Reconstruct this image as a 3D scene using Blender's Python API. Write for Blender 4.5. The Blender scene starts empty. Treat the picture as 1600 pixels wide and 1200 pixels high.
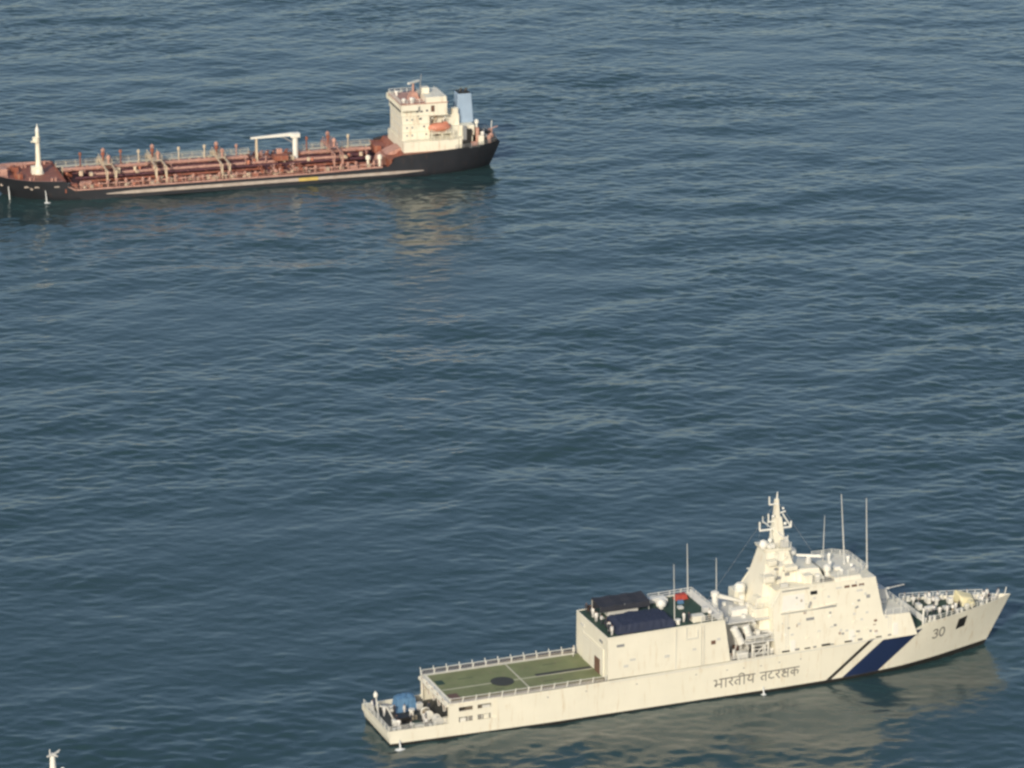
import bpy, bmesh, math, random
import numpy as np
from mathutils import Vector, Matrix
random.seed(7); RNG = np.random.default_rng(11)
scene = bpy.context.scene
COL = scene.collection
R = math.radians

# ------------------------------------------------------------------ camera, sky, sun, exposure
CAM_H = 222.0
cam_d = bpy.data.cameras.new('camera'); cam = bpy.data.objects.new('camera', cam_d); COL.objects.link(cam)
cam.location = (0, 0, CAM_H); cam.rotation_euler = (R(90 - 17.9), 0, 0)
cam_d.sensor_width = 36; cam_d.lens = 36 * 6080 / 1600
cam_d.clip_start = 1; cam_d.clip_end = 90000
scene.camera = cam
SUN_EL, SUN_AZ = 25.0, 197.0          # azimuth clockwise from +Y
w = bpy.data.worlds.new('World'); scene.world = w; w.use_nodes = True
nt = w.node_tree; bg = nt.nodes['Background']
sky = nt.nodes.new('ShaderNodeTexSky'); sky.sky_type = 'NISHITA'; sky.sun_disc = False
sky.sun_elevation = R(SUN_EL); sky.sun_rotation = R(SUN_AZ)
sky.air_density = 1.0; sky.dust_density = 2.0; sky.ozone_density = 1.0
nt.links.new(sky.outputs[0], bg.inputs[0]); bg.inputs[1].default_value = 0.125
sd = bpy.data.lights.new('sun', 'SUN'); sun = bpy.data.objects.new('sun', sd); COL.objects.link(sun)
sd.energy = 2.85; sd.angle = R(0.53); sd.color = (1.0, 0.90, 0.73)
to_sun = Vector((math.sin(R(SUN_AZ)) * math.cos(R(SUN_EL)), math.cos(R(SUN_AZ)) * math.cos(R(SUN_EL)), math.sin(R(SUN_EL))))
sun.rotation_euler = to_sun.to_track_quat('Z', 'Y').to_euler()
vs = scene.view_settings
vs.view_transform = 'Standard'; vs.look = 'None'; vs.exposure = 0.0; vs.gamma = 1.0; vs.use_curve_mapping = False
scene.cycles.filter_width = 2.7

# ------------------------------------------------------------------ materials
def new_mat(name):
    m = bpy.data.materials.new(name); m.use_nodes = True
    return m, m.node_tree, m.node_tree.nodes['Principled BSDF']

def paint(name, col, rough=0.5, var=0.12, scale=0.6, stain=None, amount=0.0, metal=0.0, streak=True, bump=0.0):
    """Weathered paint: broad blotches of the same colour and, if asked, vertical stains."""
    m, t, b = new_mat(name)
    L = t.links.new
    tc = t.nodes.new('ShaderNodeTexCoord')
    n1 = t.nodes.new('ShaderNodeTexNoise'); n1.inputs['Scale'].default_value = scale; n1.inputs['Detail'].default_value = 6
    L(tc.outputs['Object'], n1.inputs['Vector'])
    hsv = t.nodes.new('ShaderNodeMixRGB'); hsv.blend_type = 'MIX'
    c2 = tuple(c * (1 - var * 1.6) for c in col); c3 = tuple(min(1, c * (1 + var)) for c in col)
    hsv.inputs[1].default_value = (*c2, 1); hsv.inputs[2].default_value = (*c3, 1)
    L(n1.outputs['Fac'], hsv.inputs[0])
    out = hsv.outputs[0]
    if stain:
        mp = t.nodes.new('ShaderNodeMapping'); mp.inputs['Scale'].default_value = (1.1, 1.1, 0.16) if streak else (1, 1, 1)
        L(tc.outputs['Object'], mp.inputs['Vector'])
        n2 = t.nodes.new('ShaderNodeTexNoise'); n2.inputs['Scale'].default_value = 1.3; n2.inputs['Detail'].default_value = 8
        n2.inputs['Roughness'].default_value = 0.7
        L(mp.outputs[0], n2.inputs['Vector'])
        rp = t.nodes.new('ShaderNodeValToRGB')
        rp.color_ramp.elements[0].position = 0.62 - amount * 0.3; rp.color_ramp.elements[1].position = 0.80 - amount * 0.2
        L(n2.outputs['Fac'], rp.inputs[0])
        mx = t.nodes.new('ShaderNodeMixRGB'); mx.inputs[2].default_value = (*stain, 1)
        L(rp.outputs[0], mx.inputs[0]); L(out, mx.inputs[1]); out = mx.outputs[0]
    L(out, b.inputs['Base Color'])
    b.inputs['Roughness'].default_value = rough; b.inputs['Metallic'].default_value = metal
    if bump:
        bp = t.nodes.new('ShaderNodeBump'); bp.inputs['Strength'].default_value = bump; bp.inputs['Distance'].default_value = 0.1
        L(n1.outputs['Fac'], bp.inputs['Height']); L(bp.outputs[0], b.inputs['Normal'])
    return m

M = {}
M['white'] = paint('white_ship_paint', (0.80, 0.77, 0.65), 0.42, 0.07, 0.25, (0.60, 0.50, 0.35), 0.22)
def add_seams(m, sx=0.22, sz=0.55):
    t = m.node_tree; b = t.nodes['Principled BSDF']; L = t.links.new
    tc = t.nodes.new('ShaderNodeTexCoord'); mp = t.nodes.new('ShaderNodeMapping'); mp.inputs['Rotation'].default_value = (R(90), 0, 0)
    L(tc.outputs['Object'], mp.inputs['Vector'])
    br = t.nodes.new('ShaderNodeTexBrick'); br.inputs['Scale'].default_value = 1; br.inputs['Brick Width'].default_value = 4.6; br.inputs['Row Height'].default_value = 1.7
    br.inputs['Mortar Size'].default_value = 0.05; br.inputs['Mortar Smooth'].default_value = 0.6
    L(mp.outputs[0], br.inputs['Vector'])
    nz = t.nodes.new('ShaderNodeTexNoise'); nz.inputs['Scale'].default_value = 0.9; nz.inputs['Detail'].default_value = 2; L(tc.outputs['Object'], nz.inputs['Vector'])
    ad = t.nodes.new('ShaderNodeMath'); ad.operation = 'SUBTRACT'; L(nz.outputs['Fac'], ad.inputs[0])
    mu = t.nodes.new('ShaderNodeMath'); mu.operation = 'MULTIPLY'; mu.inputs[1].default_value = 0.35; L(br.outputs['Fac'], mu.inputs[0]); L(mu.outputs[0], ad.inputs[1])
    bp = t.nodes.new('ShaderNodeBump'); bp.inputs['Strength'].default_value = 0.6; bp.inputs['Distance'].default_value = 0.06
    L(ad.outputs[0], bp.inputs['Height']); L(bp.outputs[0], b.inputs['Normal'])
add_seams(M['white'])
M['white2'] = paint('white_fitting_paint', (0.80, 0.79, 0.73), 0.45, 0.05, 0.8)
M['greywhite'] = paint('pale_grey_paint', (0.60, 0.60, 0.57), 0.5, 0.08, 0.8)
M['grey'] = paint('grey_paint', (0.27, 0.28, 0.29), 0.5, 0.15, 0.8)
M['boot'] = paint('boot_topping_paint', (0.030, 0.028, 0.026), 0.5, 0.2, 0.6)
M['blue'] = paint('navy_stripe_paint', (0.016, 0.030, 0.085), 0.4, 0.08, 0.6)
M['black'] = paint('black_paint', (0.022, 0.022, 0.022), 0.45, 0.15, 0.6)
M['letter'] = paint('lettering_paint', (0.20, 0.19, 0.175), 0.5, 0.3, 1.5)
M['glass'] = paint('dark_window_glass', (0.018, 0.020, 0.022), 0.12, 0.1, 0.5)
M['heli'] = paint('green_flight_deck_paint', (0.215, 0.245, 0.115), 0.75, 0.22, 0.5, (0.26, 0.23, 0.14), 0.35, streak=False)
M['deckgreen'] = paint('dark_green_deck_paint', (0.035, 0.075, 0.052), 0.7, 0.25, 0.5, (0.10, 0.10, 0.08), 0.15, streak=False)
M['deckgrey'] = paint('dark_grey_deck_paint', (0.075, 0.080, 0.075), 0.7, 0.25, 0.6)
M['mark'] = paint('flight_deck_marking_paint', (0.62, 0.60, 0.46), 0.6, 0.15, 1.0)
M['tyre'] = paint('dark_grey_pad', (0.055, 0.06, 0.055), 0.8, 0.2, 0.8)
M['net'] = paint('rusty_net_wire', (0.30, 0.24, 0.20), 0.7, 0.2, 1.0)
M['navy'] = paint('navy_canvas', (0.024, 0.034, 0.070), 0.8, 0.2, 0.7, bump=0.4)
M['charcoal'] = paint('charcoal_canvas', (0.032, 0.036, 0.050), 0.85, 0.2, 0.7, bump=0.4)
M['tarp'] = paint('light_blue_tarpaulin', (0.10, 0.22, 0.38), 0.6, 0.25, 1.2, bump=0.5)
M['red'] = paint('red_cover', (0.42, 0.06, 0.04), 0.6, 0.15, 1.0)
M['brown'] = paint('brown_shutter_paint', (0.16, 0.09, 0.065), 0.6, 0.2, 1.0)
M['underdeck'] = paint('shade_brown_bulkhead_paint', (0.15, 0.13, 0.105), 0.7, 0.25, 0.8)  # dark colour stands in for the interior shade under the flight deck
M['cream'] = paint('cream_winch_paint', (0.72, 0.66, 0.42), 0.5, 0.1, 0.8)
M['rope'] = paint('rope', (0.34, 0.30, 0.22), 0.9, 0.2, 3.0)
M['thull'] = paint('tanker_black_hull_paint', (0.026, 0.029, 0.037), 0.5, 0.25, 0.35, (0.075, 0.048, 0.042), 0.16)
M['tbelt'] = paint('pale_worn_belt_paint', (0.46, 0.40, 0.35), 0.6, 0.25, 0.5, (0.30, 0.20, 0.15), 0.3, streak=False)
M['tyellow'] = paint('yellow_belt_paint', (0.58, 0.43, 0.13), 0.6, 0.15, 0.8)
M['tdeck'] = paint('shaded_red_oxide_deck_paint', (0.060, 0.026, 0.030), 0.7, 0.3, 0.45, (0.15, 0.07, 0.05), 0.3, streak=False)  # red oxide, painted darker to hold the shade beneath the pipes
M['tred'] = paint('faded_red_paint', (0.31, 0.105, 0.065), 0.6, 0.3, 0.6, (0.42, 0.28, 0.19), 0.3)
M['tpipe'] = paint('shaded_red_brown_pipe_paint', (0.085, 0.030, 0.040), 0.55, 0.3, 0.5, (0.26, 0.12, 0.10), 0.25, streak=False)  # red-brown, darkened in colour for the shade under the pipe rack
M['tpink'] = paint('faded_pink_paint', (0.54, 0.31, 0.25), 0.6, 0.25, 0.8, (0.20, 0.08, 0.06), 0.35)
M['tframe'] = paint('faded_cream_frame_paint', (0.68, 0.57, 0.42), 0.6, 0.2, 0.7, (0.33, 0.16, 0.10), 0.35)
M['twalk'] = paint('galvanised_walkway', (0.60, 0.57, 0.47), 0.6, 0.15, 0.8)
M['thouse'] = paint('cream_house_paint', (0.83, 0.80, 0.67), 0.5, 0.08, 0.35, (0.50, 0.34, 0.20), 0.26)
M['funnel'] = paint('light_blue_funnel_paint', (0.33, 0.44, 0.58), 0.5, 0.12, 0.4)
M['orange'] = paint('faded_orange_fibreglass', (0.58, 0.23, 0.15), 0.45, 0.12, 0.8)
M['foam'] = paint('white_foam', (0.75, 0.78, 0.78), 0.9, 0.1, 4.0)
M['skin'] = paint('skin', (0.26, 0.14, 0.09), 0.6, 0.05, 5)
M['uniform'] = paint('white_uniform_cloth', (0.76, 0.75, 0.72), 0.85, 0.05, 5)
M['darkcloth'] = paint('dark_cloth', (0.035, 0.04, 0.055), 0.85, 0.1, 5)
M['hair'] = paint('black_hair', (0.012, 0.010, 0.010), 0.6, 0.1, 5)
M['khaki'] = paint('khaki_cloth', (0.30, 0.23, 0.13), 0.85, 0.1, 5)

# ------------------------------------------------------------------ mesh helpers
class MB:
    def __init__(s): s.v = []; s.f = []
    def add(s, vs, fs):
        k = len(s.v); s.v += [tuple(map(float, p)) for p in vs]; s.f += [tuple(i + k for i in f) for f in fs]; return s
    def box(s, x0, x1, y0, y1, z0, z1):
        return s.hexa([(x0, y0, z0), (x1, y0, z0), (x1, y1, z0), (x0, y1, z0), (x0, y0, z1), (x1, y0, z1), (x1, y1, z1), (x0, y1, z1)])
    def hexa(s, p):
        return s.add(p, [(0, 3, 2, 1), (4, 5, 6, 7), (0, 1, 5, 4), (1, 2, 6, 5), (2, 3, 7, 6), (3, 0, 4, 7)])
    def tube(s, p, q, r, r2=None, n=6, cap=True):
        p, q = Vector(p), Vector(q); d = q - p
        if d.length < 1e-6: return s
        d.normalize(); a = d.orthogonal().normalized(); b = d.cross(a); r2 = r if r2 is None else r2
        vs = []
        for c, rr in ((p, r), (q, r2)):
            for i in range(n):
                t = 2 * math.pi * i / n; vs.append(c + a * rr * math.cos(t) + b * rr * math.sin(t))
        fs = [(i, (i + 1) % n, n + (i + 1) % n, n + i) for i in range(n)]
        if cap: fs += [tuple(range(n - 1, -1, -1)), tuple(range(n, 2 * n))]
        return s.add(vs, fs)
    def path(s, pts, r, n=6):
        for a, b in zip(pts[:-1], pts[1:]): s.tube(a, b, r, n=n)
        return s
    def lathe(s, prof, c, n=12, axis='z'):
        c = Vector(c); vs = []
        for r, z in prof:
            for i in range(n):
                t = 2 * math.pi * i / n; x, y = r * math.cos(t), r * math.sin(t)
                o = (x, y, z) if axis == 'z' else ((z, x, y) if axis == 'x' else (x, z, y))
                vs.append(c + Vector(o))
        fs = []
        for j in range(len(prof) - 1):
            for i in range(n):
                i2 = (i + 1) % n; fs.append((j * n + i, j * n + i2, (j + 1) * n + i2, (j + 1) * n + i))
        fs += [tuple(range(n - 1, -1, -1)), tuple(range((len(prof) - 1) * n, len(prof) * n))]
        return s.add(vs, fs)
    def ball(s, c, r, n=12, sz=1.0):
        return s.lathe([(r * math.sin(math.pi * k / 8) + 1e-3, -r * sz * math.cos(math.pi * k / 8)) for k in range(9)], c, n)
    def side(s, prof, yf, yc=0.0):
        """polygon in x,z extruded across the ship, half breadth yf(z)"""
        n = len(prof)
        vs = [(x, yc - yf(z), z) for x, z in prof] + [(x, yc + yf(z), z) for x, z in prof]
        fs = [tuple(range(n)), tuple(range(2 * n - 1, n - 1, -1))] + [((i + 1) % n, i, n + i, n + (i + 1) % n) for i in range(n)]
        return s.add(vs, fs)
    def build(s, name, mat, parent=None, smooth=False, bevel=0.0, kind=None, label=None):
        me = bpy.data.meshes.new(name); me.from_pydata(s.v, [], s.f); me.validate()
        bm = bmesh.new(); bm.from_mesh(me)
        bmesh.ops.recalc_face_normals(bm, faces=bm.faces[:])
        bm.to_mesh(me); bm.free()
        me.materials.append(M[mat] if isinstance(mat, str) else mat)
        if smooth:
            me.polygons.foreach_set('use_smooth', [True] * len(me.polygons))
            try: me.set_sharp_from_angle(angle=R(42))
            except Exception: pass
        o = bpy.data.objects.new(name, me); COL.objects.link(o)
        if parent: o.parent = parent
        if bevel:
            bv = o.modifiers.new('bevel', 'BEVEL'); bv.width = bevel; bv.segments = 2; bv.limit_method = 'ANGLE'
        if kind: o['kind'] = kind
        if label: o['label'] = label
        return o

def lin(z0, y0, z1, y1):
    return lambda z: y0 + (y1 - y0) * (z - z0) / (z1 - z0)

def tag(o, label, cat, group=None):
    o['label'] = label; o['category'] = cat
    if group: o['group'] = group
    return o

def thing(name, loc, rz, label, cat, group=None):
    o = bpy.data.objects.new(name, None); COL.objects.link(o); o.location = loc; o.rotation_euler = (0, 0, rz)
    o.empty_display_size = 1; tag(o, label, cat, group); return o

def copy_part(o, parent, loc=None, rot=None):
    c = o.copy(); COL.objects.link(c); c.parent = parent
    if loc is not None: c.location = loc
    if rot is not None: c.rotation_euler = rot
    return c

def railing(parent, pts, h=1.05, step=1.8, mat='white2', r=0.035, name='railing', rails=3):
    m = MB()
    for a, b in zip(pts[:-1], pts[1:]):
        a, b = Vector(a), Vector(b); n = max(1, int((b - a).length / step))
        for i in range(n + 1):
            p = a.lerp(b, i / n); m.tube(p, p + Vector((0, 0, h)), r * 1.2, n=4)
        for k in range(1, rails + 1):
            dz = Vector((0, 0, h * k / rails)); m.tube(a + dz, b + dz, r, n=4)
    return m.build(name, mat, parent)

# ------------------------------------------------------------------ sea
def build_sea():
    dx, dy = 0.70, 0.46
    x0, x1, y0, y1 = -205.0, 205.0, 395.0, 1110.0
    nx, ny = int((x1 - x0) / dx), int((y1 - y0) / dy)
    kx = 2 * np.pi * np.fft.fftfreq(nx, dx); ky = 2 * np.pi * np.fft.fftfreq(ny, dy)
    KX, KY = np.meshgrid(kx, ky); K = np.hypot(KX, KY); K[0, 0] = 1e-6
    TH = np.arctan2(KY, KX)
    def spec(lam0, width, th0, spread):
        lk = np.log(K / (2 * np.pi / lam0))
        d = np.abs(np.cos(TH - th0)) ** spread
        return np.exp(-0.5 * (lk / width) ** 2) * d / K
    rng = np.random.default_rng(5)
    noise = np.fft.fft2(rng.standard_normal((ny, nx)))
    def field(a, s):
        h = np.real(np.fft.ifft2(noise * s)); sl = np.std(np.gradient(h, dy, axis=0)); return h * (a / sl)
    # target slope along y of each train of waves
    h = field(0.020, spec(34, 0.45, R(106), 1.2)) + field(0.019, spec(14, 0.50, R(118), 0.8)) \
      + field(0.025, spec(5.0, 0.55, R(104), 0.35)) + field(0.037, spec(2.2, 0.36, R(84), 0.25))
    # patches of calmer and rougher water
    g = np.real(np.fft.ifft2(np.fft.fft2(rng.standard_normal((ny, nx))) * np.exp(-0.5 * (K * 16) ** 2)))
    g = g / np.std(g); h = h * (0.97 + 0.26 * np.clip(g, -2, 2))
    xs = x0 + dx * np.arange(nx); ys = y0 + dy * np.arange(ny)
    fx = np.clip(np.minimum(xs - x0, xs[-1] - xs) / 25, 0, 1); fy = np.clip(np.minimum(ys - y0, ys[-1] - ys) / 25, 0, 1)
    h *= fx[None, :] * fy[:, None]
    ext = [2, 6, 14, 30, 60, 120, 250, 500, 1000, 2500, 6000, 14000, 30000]
    X = np.concatenate([[xs[0] - e for e in ext[::-1]], xs, [xs[-1] + e for e in ext]])
    Y = np.concatenate([[ys[0] - e for e in ext[::-1]], ys, [ys[-1] + e for e in ext]])
    H = np.zeros((len(Y), len(X))); n = len(ext); H[n:n + ny, n:n + nx] = h
    GX, GY = np.meshgrid(X, Y)
    co = np.stack([GX, GY, H], -1).reshape(-1, 3).astype(np.float32)
    NX, NY = len(X), len(Y)
    i = np.arange(NX * NY).reshape(NY, NX)
    q = np.stack([i[:-1, :-1], i[:-1, 1:], i[1:, 1:], i[1:, :-1]], -1).reshape(-1).astype(np.int32)
    nf = len(q) // 4
    me = bpy.data.meshes.new('sea')
    me.vertices.add(len(co)); me.vertices.foreach_set('co', co.ravel())
    me.loops.add(len(q)); me.loops.foreach_set('vertex_index', q)
    me.polygons.add(nf); me.polygons.foreach_set('loop_start', np.arange(0, 4 * nf, 4, dtype=np.int32))
    me.polygons.foreach_set('use_smooth', np.ones(nf, bool))
    me.update(calc_edges=True)
    m, t, b = new_mat('sea_water'); L = t.links.new
    b.inputs['Base Color'].default_value = (0.020, 0.046, 0.055, 1)
    b.inputs['Roughness'].default_value = 0.15; b.inputs['IOR'].default_value = 1.53
    tc = t.nodes.new('ShaderNodeTexCoord')
    def bump(scale, vec, strength, dist, prev, detail=4):
        mp = t.nodes.new('ShaderNodeMapping'); mp.inputs['Scale'].default_value = vec; mp.inputs['Rotation'].default_value = (0, 0, R(9))
        L(tc.outputs['Object'], mp.inputs['Vector'])
        nn = t.nodes.new('ShaderNodeTexNoise'); nn.inputs['Scale'].default_value = scale; nn.inputs['Detail'].default_value = detail
        L(mp.outputs[0], nn.inputs['Vector'])
        bp = t.nodes.new('ShaderNodeBump'); bp.inputs['Strength'].default_value = strength; bp.inputs['Distance'].default_value = dist
        L(nn.outputs['Fac'], bp.inputs['Height'])
        if prev: L(prev.outputs[0], bp.inputs['Normal'])
        return bp
    b1 = bump(0.45, (0.7, 1, 1), 1.0, 0.10, None, 5)
    b2 = bump(1.6, (0.6, 1, 1), 1.0, 0.025, b1, 3)
    L(b2.outputs[0], b.inputs['Normal'])
    # slow drift of the water's own colour
    nz = t.nodes.new('ShaderNodeTexNoise'); nz.inputs['Scale'].default_value = 0.012; nz.inputs['Detail'].default_value = 5
    L(tc.outputs['Object'], nz.inputs['Vector'])
    mx = t.nodes.new('ShaderNodeMixRGB'); mx.inputs[1].default_value = (0.024, 0.058, 0.066, 1); mx.inputs[2].default_value = (0.030, 0.062, 0.065, 1)
    L(nz.outputs['Fac'], mx.inputs[0]); L(mx.outputs[0], b.inputs['Base Color'])
    me.materials.append(m)
    o = bpy.data.objects.new('sea', me); COL.objects.link(o); o['kind'] = 'structure'
    return o
build_sea()

# ------------------------------------------------------------------ hull lofting
def smooth_curve(pts):
    us = np.linspace(0, 1, 401); ys = np.interp(us, [p[0] for p in pts], [p[1] for p in pts])
    k = 13; pad = np.concatenate([2 * ys[0] - ys[k:0:-1], ys, 2 * ys[-1] - ys[-2:-k - 2:-1]])
    ker = np.hanning(2 * k + 1); ker /= ker.sum()
    s = np.convolve(pad, ker, 'valid'); s[0] = ys[0]; s[-1] = ys[-1]
    return lambda u: float(np.interp(u, us, s))

class Hull:
    def __init__(s, xst, xbo, yw, yd, zref, ztop, p=1.0):
        s.xst, s.xbo, s.yw, s.yd, s.zref, s.ztop, s.p = xst, xbo, smooth_curve(yw), smooth_curve(yd), zref, ztop, p
    def uy(s, u, z):
        t = min(1.15, max(0, z / s.zref)) ** s.p
        y = s.yw(u) + (s.yd(u) - s.yw(u)) * t
        if z < 0: y *= max(0.5, 1 + 0.16 * z)
        return max(0.0, y)
    def x(s, u, z): return s.xst(z) + u * (s.xbo(z) - s.xst(z))
    def half(s, x, z): return s.uy(min(1, max(0, (x - s.xst(z)) / (s.xbo(z) - s.xst(z)))), z)
    def loft(s, us, lo, hi, n, stern=True):
        m = MB(); idx = {}
        for sd in (-1, 1):
            for i, u in enumerate(us):
                a, b = lo(u), hi(u)
                for j in range(n + 1):
                    z = a + (b - a) * j / n
                    idx[sd, i, j] = len(m.v); m.v.append((s.x(u, z), sd * s.uy(u, z), z))
        for sd in (-1, 1):
            for i in range(len(us) - 1):
                for j in range(n):
                    m.f.append((idx[sd, i, j], idx[sd, i + 1, j], idx[sd, i + 1, j + 1], idx[sd, i, j + 1]))
        if stern:
            for j in range(n): m.f.append((idx[-1, 0, j], idx[1, 0, j], idx[1, 0, j + 1], idx[-1, 0, j + 1]))
        return m
    def deck(s, x0, x1, z, inset=0.1, n=40):
        m = MB(); xs = np.linspace(x0, x1, n); zf = z if callable(z) else (lambda x: z)
        for x in xs:
            y = max(0.02, s.half(x, zf(x)) - inset); m.v += [(x, -y, zf(x)), (x, y, zf(x))]
        for i in range(n - 1): m.f.append((2 * i, 2 * i + 2, 2 * i + 3, 2 * i + 1))
        return m
    def bulwark(s, x0, x1, top, deckz, t=0.16, n=40, ends=False):
        """inner skin and cap of a bulwark"""
        m = MB(); xs = np.linspace(x0, x1, n)
        for sd in (-1, 1):
            k = len(m.v)
            for x in xs:
                zt = top(x); yo = s.half(x, zt); yi = max(0.0, yo - t); yb = max(0, min(yi, s.half(x, deckz(x)) - t))
                m.v += [(x, sd * (yo + 0.015), zt + 0.02), (x, sd * yi, zt + 0.02), (x, sd * yb, deckz(x))]
            for i in range(n - 1):
                a = k + 3 * i; m.f += [(a, a + 3, a + 4, a + 1), (a + 1, a + 4, a + 5, a + 2)]
        return m
    def decal(s, quads_xz, sd, off=0.02, sub=1):
        """flat paint on the hull side: list of polygons of (x, z)"""
        m = MB()
        for poly in quads_xz:
            m.add([(x, sd * (s.half(x, z) + off), z) for x, z in poly], [tuple(range(len(poly)))])
        return m

def stroke_polys(lines, wdt):
    """polyline strokes -> quads in the plane"""
    out = []
    for ln in lines:
        for (ax, az), (bx, bz) in zip(ln[:-1], ln[1:]):
            d = math.hypot(bx - ax, bz - az)
            if d < 1e-6: continue
            tx, tz = (bx - ax) / d * wdt * .5, (bz - az) / d * wdt * .5; nx_, nz_ = -tz, tx
            a0 = (ax - tx * .6, az - tz * .6); b0 = (bx + tx * .6, bz + tz * .6)
            out.append([(a0[0] - nx_, a0[1] - nz_), (b0[0] - nx_, b0[1] - nz_), (b0[0] + nx_, b0[1] + nz_), (a0[0] + nx_, a0[1] + nz_)])
    return out

def arc(cx, cz, rx, rz, a0, a1, n=8):
    return [(cx + rx * math.cos(R(a0 + (a1 - a0) * i / n)), cz + rz * math.sin(R(a0 + (a1 - a0) * i / n))) for i in range(n + 1)]

# ================================================================== PATROL SHIP
GX, GY, GA = -19.44, 522.26, R(21.195)
G = thing('patrol_ship', (GX, GY, 0), GA, 'long white patrol ship with navy diagonal bow stripe, number 30 and green helicopter deck', 'ship')
def g_world(x, y, z):
    c, s_ = math.cos(GA), math.sin(GA); return (GX + c * x - s_ * y, GY + s_ * x + c * y, z)

FDZ = lambda x: float(np.interp(x, [60, 84, 86.5, 103], [5.3, 6.05, 6.72, 6.72]))
def g_top(u):
    x = u * 103.0
    if x < 16.9: return 2.5
    if x < 17.1: return 2.5 + (x - 16.9) / 0.2 * 3.0
    if x < 84.0: return 5.5 + (x - 17.1) / 66.9 * 0.75
    if x < 86.2: return 6.25 + (x - 84.0) / 2.2 * 0.75
    return 7.0 + (x - 86.2) / 16.8 * 0.4
GH = Hull(lambda z: -0.22 * max(z, 0), lambda z: 98.9 + 4.3 * z / 7.65 if z > 0 else 98.9 + 0.35 * z,
          [(0, 5.55), (.1, 5.9), (.25, 6.35), (.62, 6.4), (.74, 6.1), (.83, 4.95), (.9, 3.2), (.96, 1.3), (1, 0)],
          [(0, 5.75), (.1, 6.1), (.25, 6.5), (.7, 6.6), (.8, 6.15), (.87, 4.8), (.93, 2.9), (.97, 1.4), (1, 0.0)], 7.0, g_top, 1.15)
us = sorted(set(list(np.linspace(0, 1, 90)) + [16.9 / 103, 17.1 / 103, 84.0 / 103, 86.2 / 103, .985, .995]))
GH.loft(us, lambda u: 0.50, g_top, 12).build('hull', 'white', G, smooth=True)
GH.loft(us, lambda u: -1.6, lambda u: 0.50, 4).build('boot_topping', 'boot', G, smooth=True)
GH.deck(0.2, 17.2, 1.6).build('quarterdeck', 'deckgrey', G)
GH.bulwark(0.0, 17.0, lambda x: 2.5, lambda x: 1.6).build('stern_bulwark', 'white', G)
MB().box(-0.5, -0.28, -5.68, 5.68, 1.6, 2.53).build('transom_bulwark', 'white', G)
GH.deck(17.0, 60.5, lambda x: 5.42 + (x - 17) / 67 * .75, 0.03).build('main_deck', 'deckgrey', G)
GH.deck(60.0, 102.3, lambda x: FDZ(x), 0.14).build('foredeck', 'deckgreen', G)
GH.bulwark(84.4, 102.6, lambda x: g_top(x / 103.0 * (103.0 / 103.0)), lambda x: FDZ(x)).build('bow_bulwark', 'white', G)
# ---- paint on the hull
def slant(x_bot, x_top, wid, zb=0.52, zt=None, n=16):
    qs = []
    for i in range(n):
        f0, f1 = i / n, (i + 1) / n
        xa, xb = x_bot + (x_top - x_bot) * f0, x_bot + (x_top - x_bot) * f1
        tz = zt or 6.28
        za, zb2 = zb + (tz - zb) * f0, zb + (tz - zb) * f1
        k = 6
        for j in range(k):
            qs.append([(xa + wid * j / k, za), (xa + wid * (j + 1) / k, za), (xb + wid * (j + 1) / k, zb2), (xb + wid * j / k, zb2)])
    return qs
for sd in (-1, 1):
    GH.decal(slant(71.6, 79.0, 6.3, 0.52, 6.14), sd, 0.025).build('bow_stripe', 'blue', G, label='wide navy diagonal stripe')
    GH.decal(slant(68.9, 76.0, 0.85, 0.52, 6.1), sd, 0.025).build('bow_stripe', 'black', G, label='narrow dark diagonal stripe')
    # number 30
    nx0, nz0, hh = 87.5, 3.85, 1.5
    three = [arc(nx0 + .42, nz0 + hh * .76, .42, hh * .24, 150, -90) + arc(nx0 + .42, nz0 + hh * .27, .46, hh * .27, 90, -150)]
    zero = [arc(nx0 + 1.75, nz0 + hh * .5, .46, hh * .5, 0, 360, 16)]
    lines = [[(x, z + (x - nx0) * 0.04) for x, z in ln] for ln in three + zero]
    if sd == 1: lines = [[(2 * (nx0 + 1.1) - x, z) for x, z in ln] for ln in lines]
    GH.decal(stroke_polys(lines, 0.24), sd, 0.03).build('hull_number', 'letter', G, label='number 30 painted on the bow')
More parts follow.
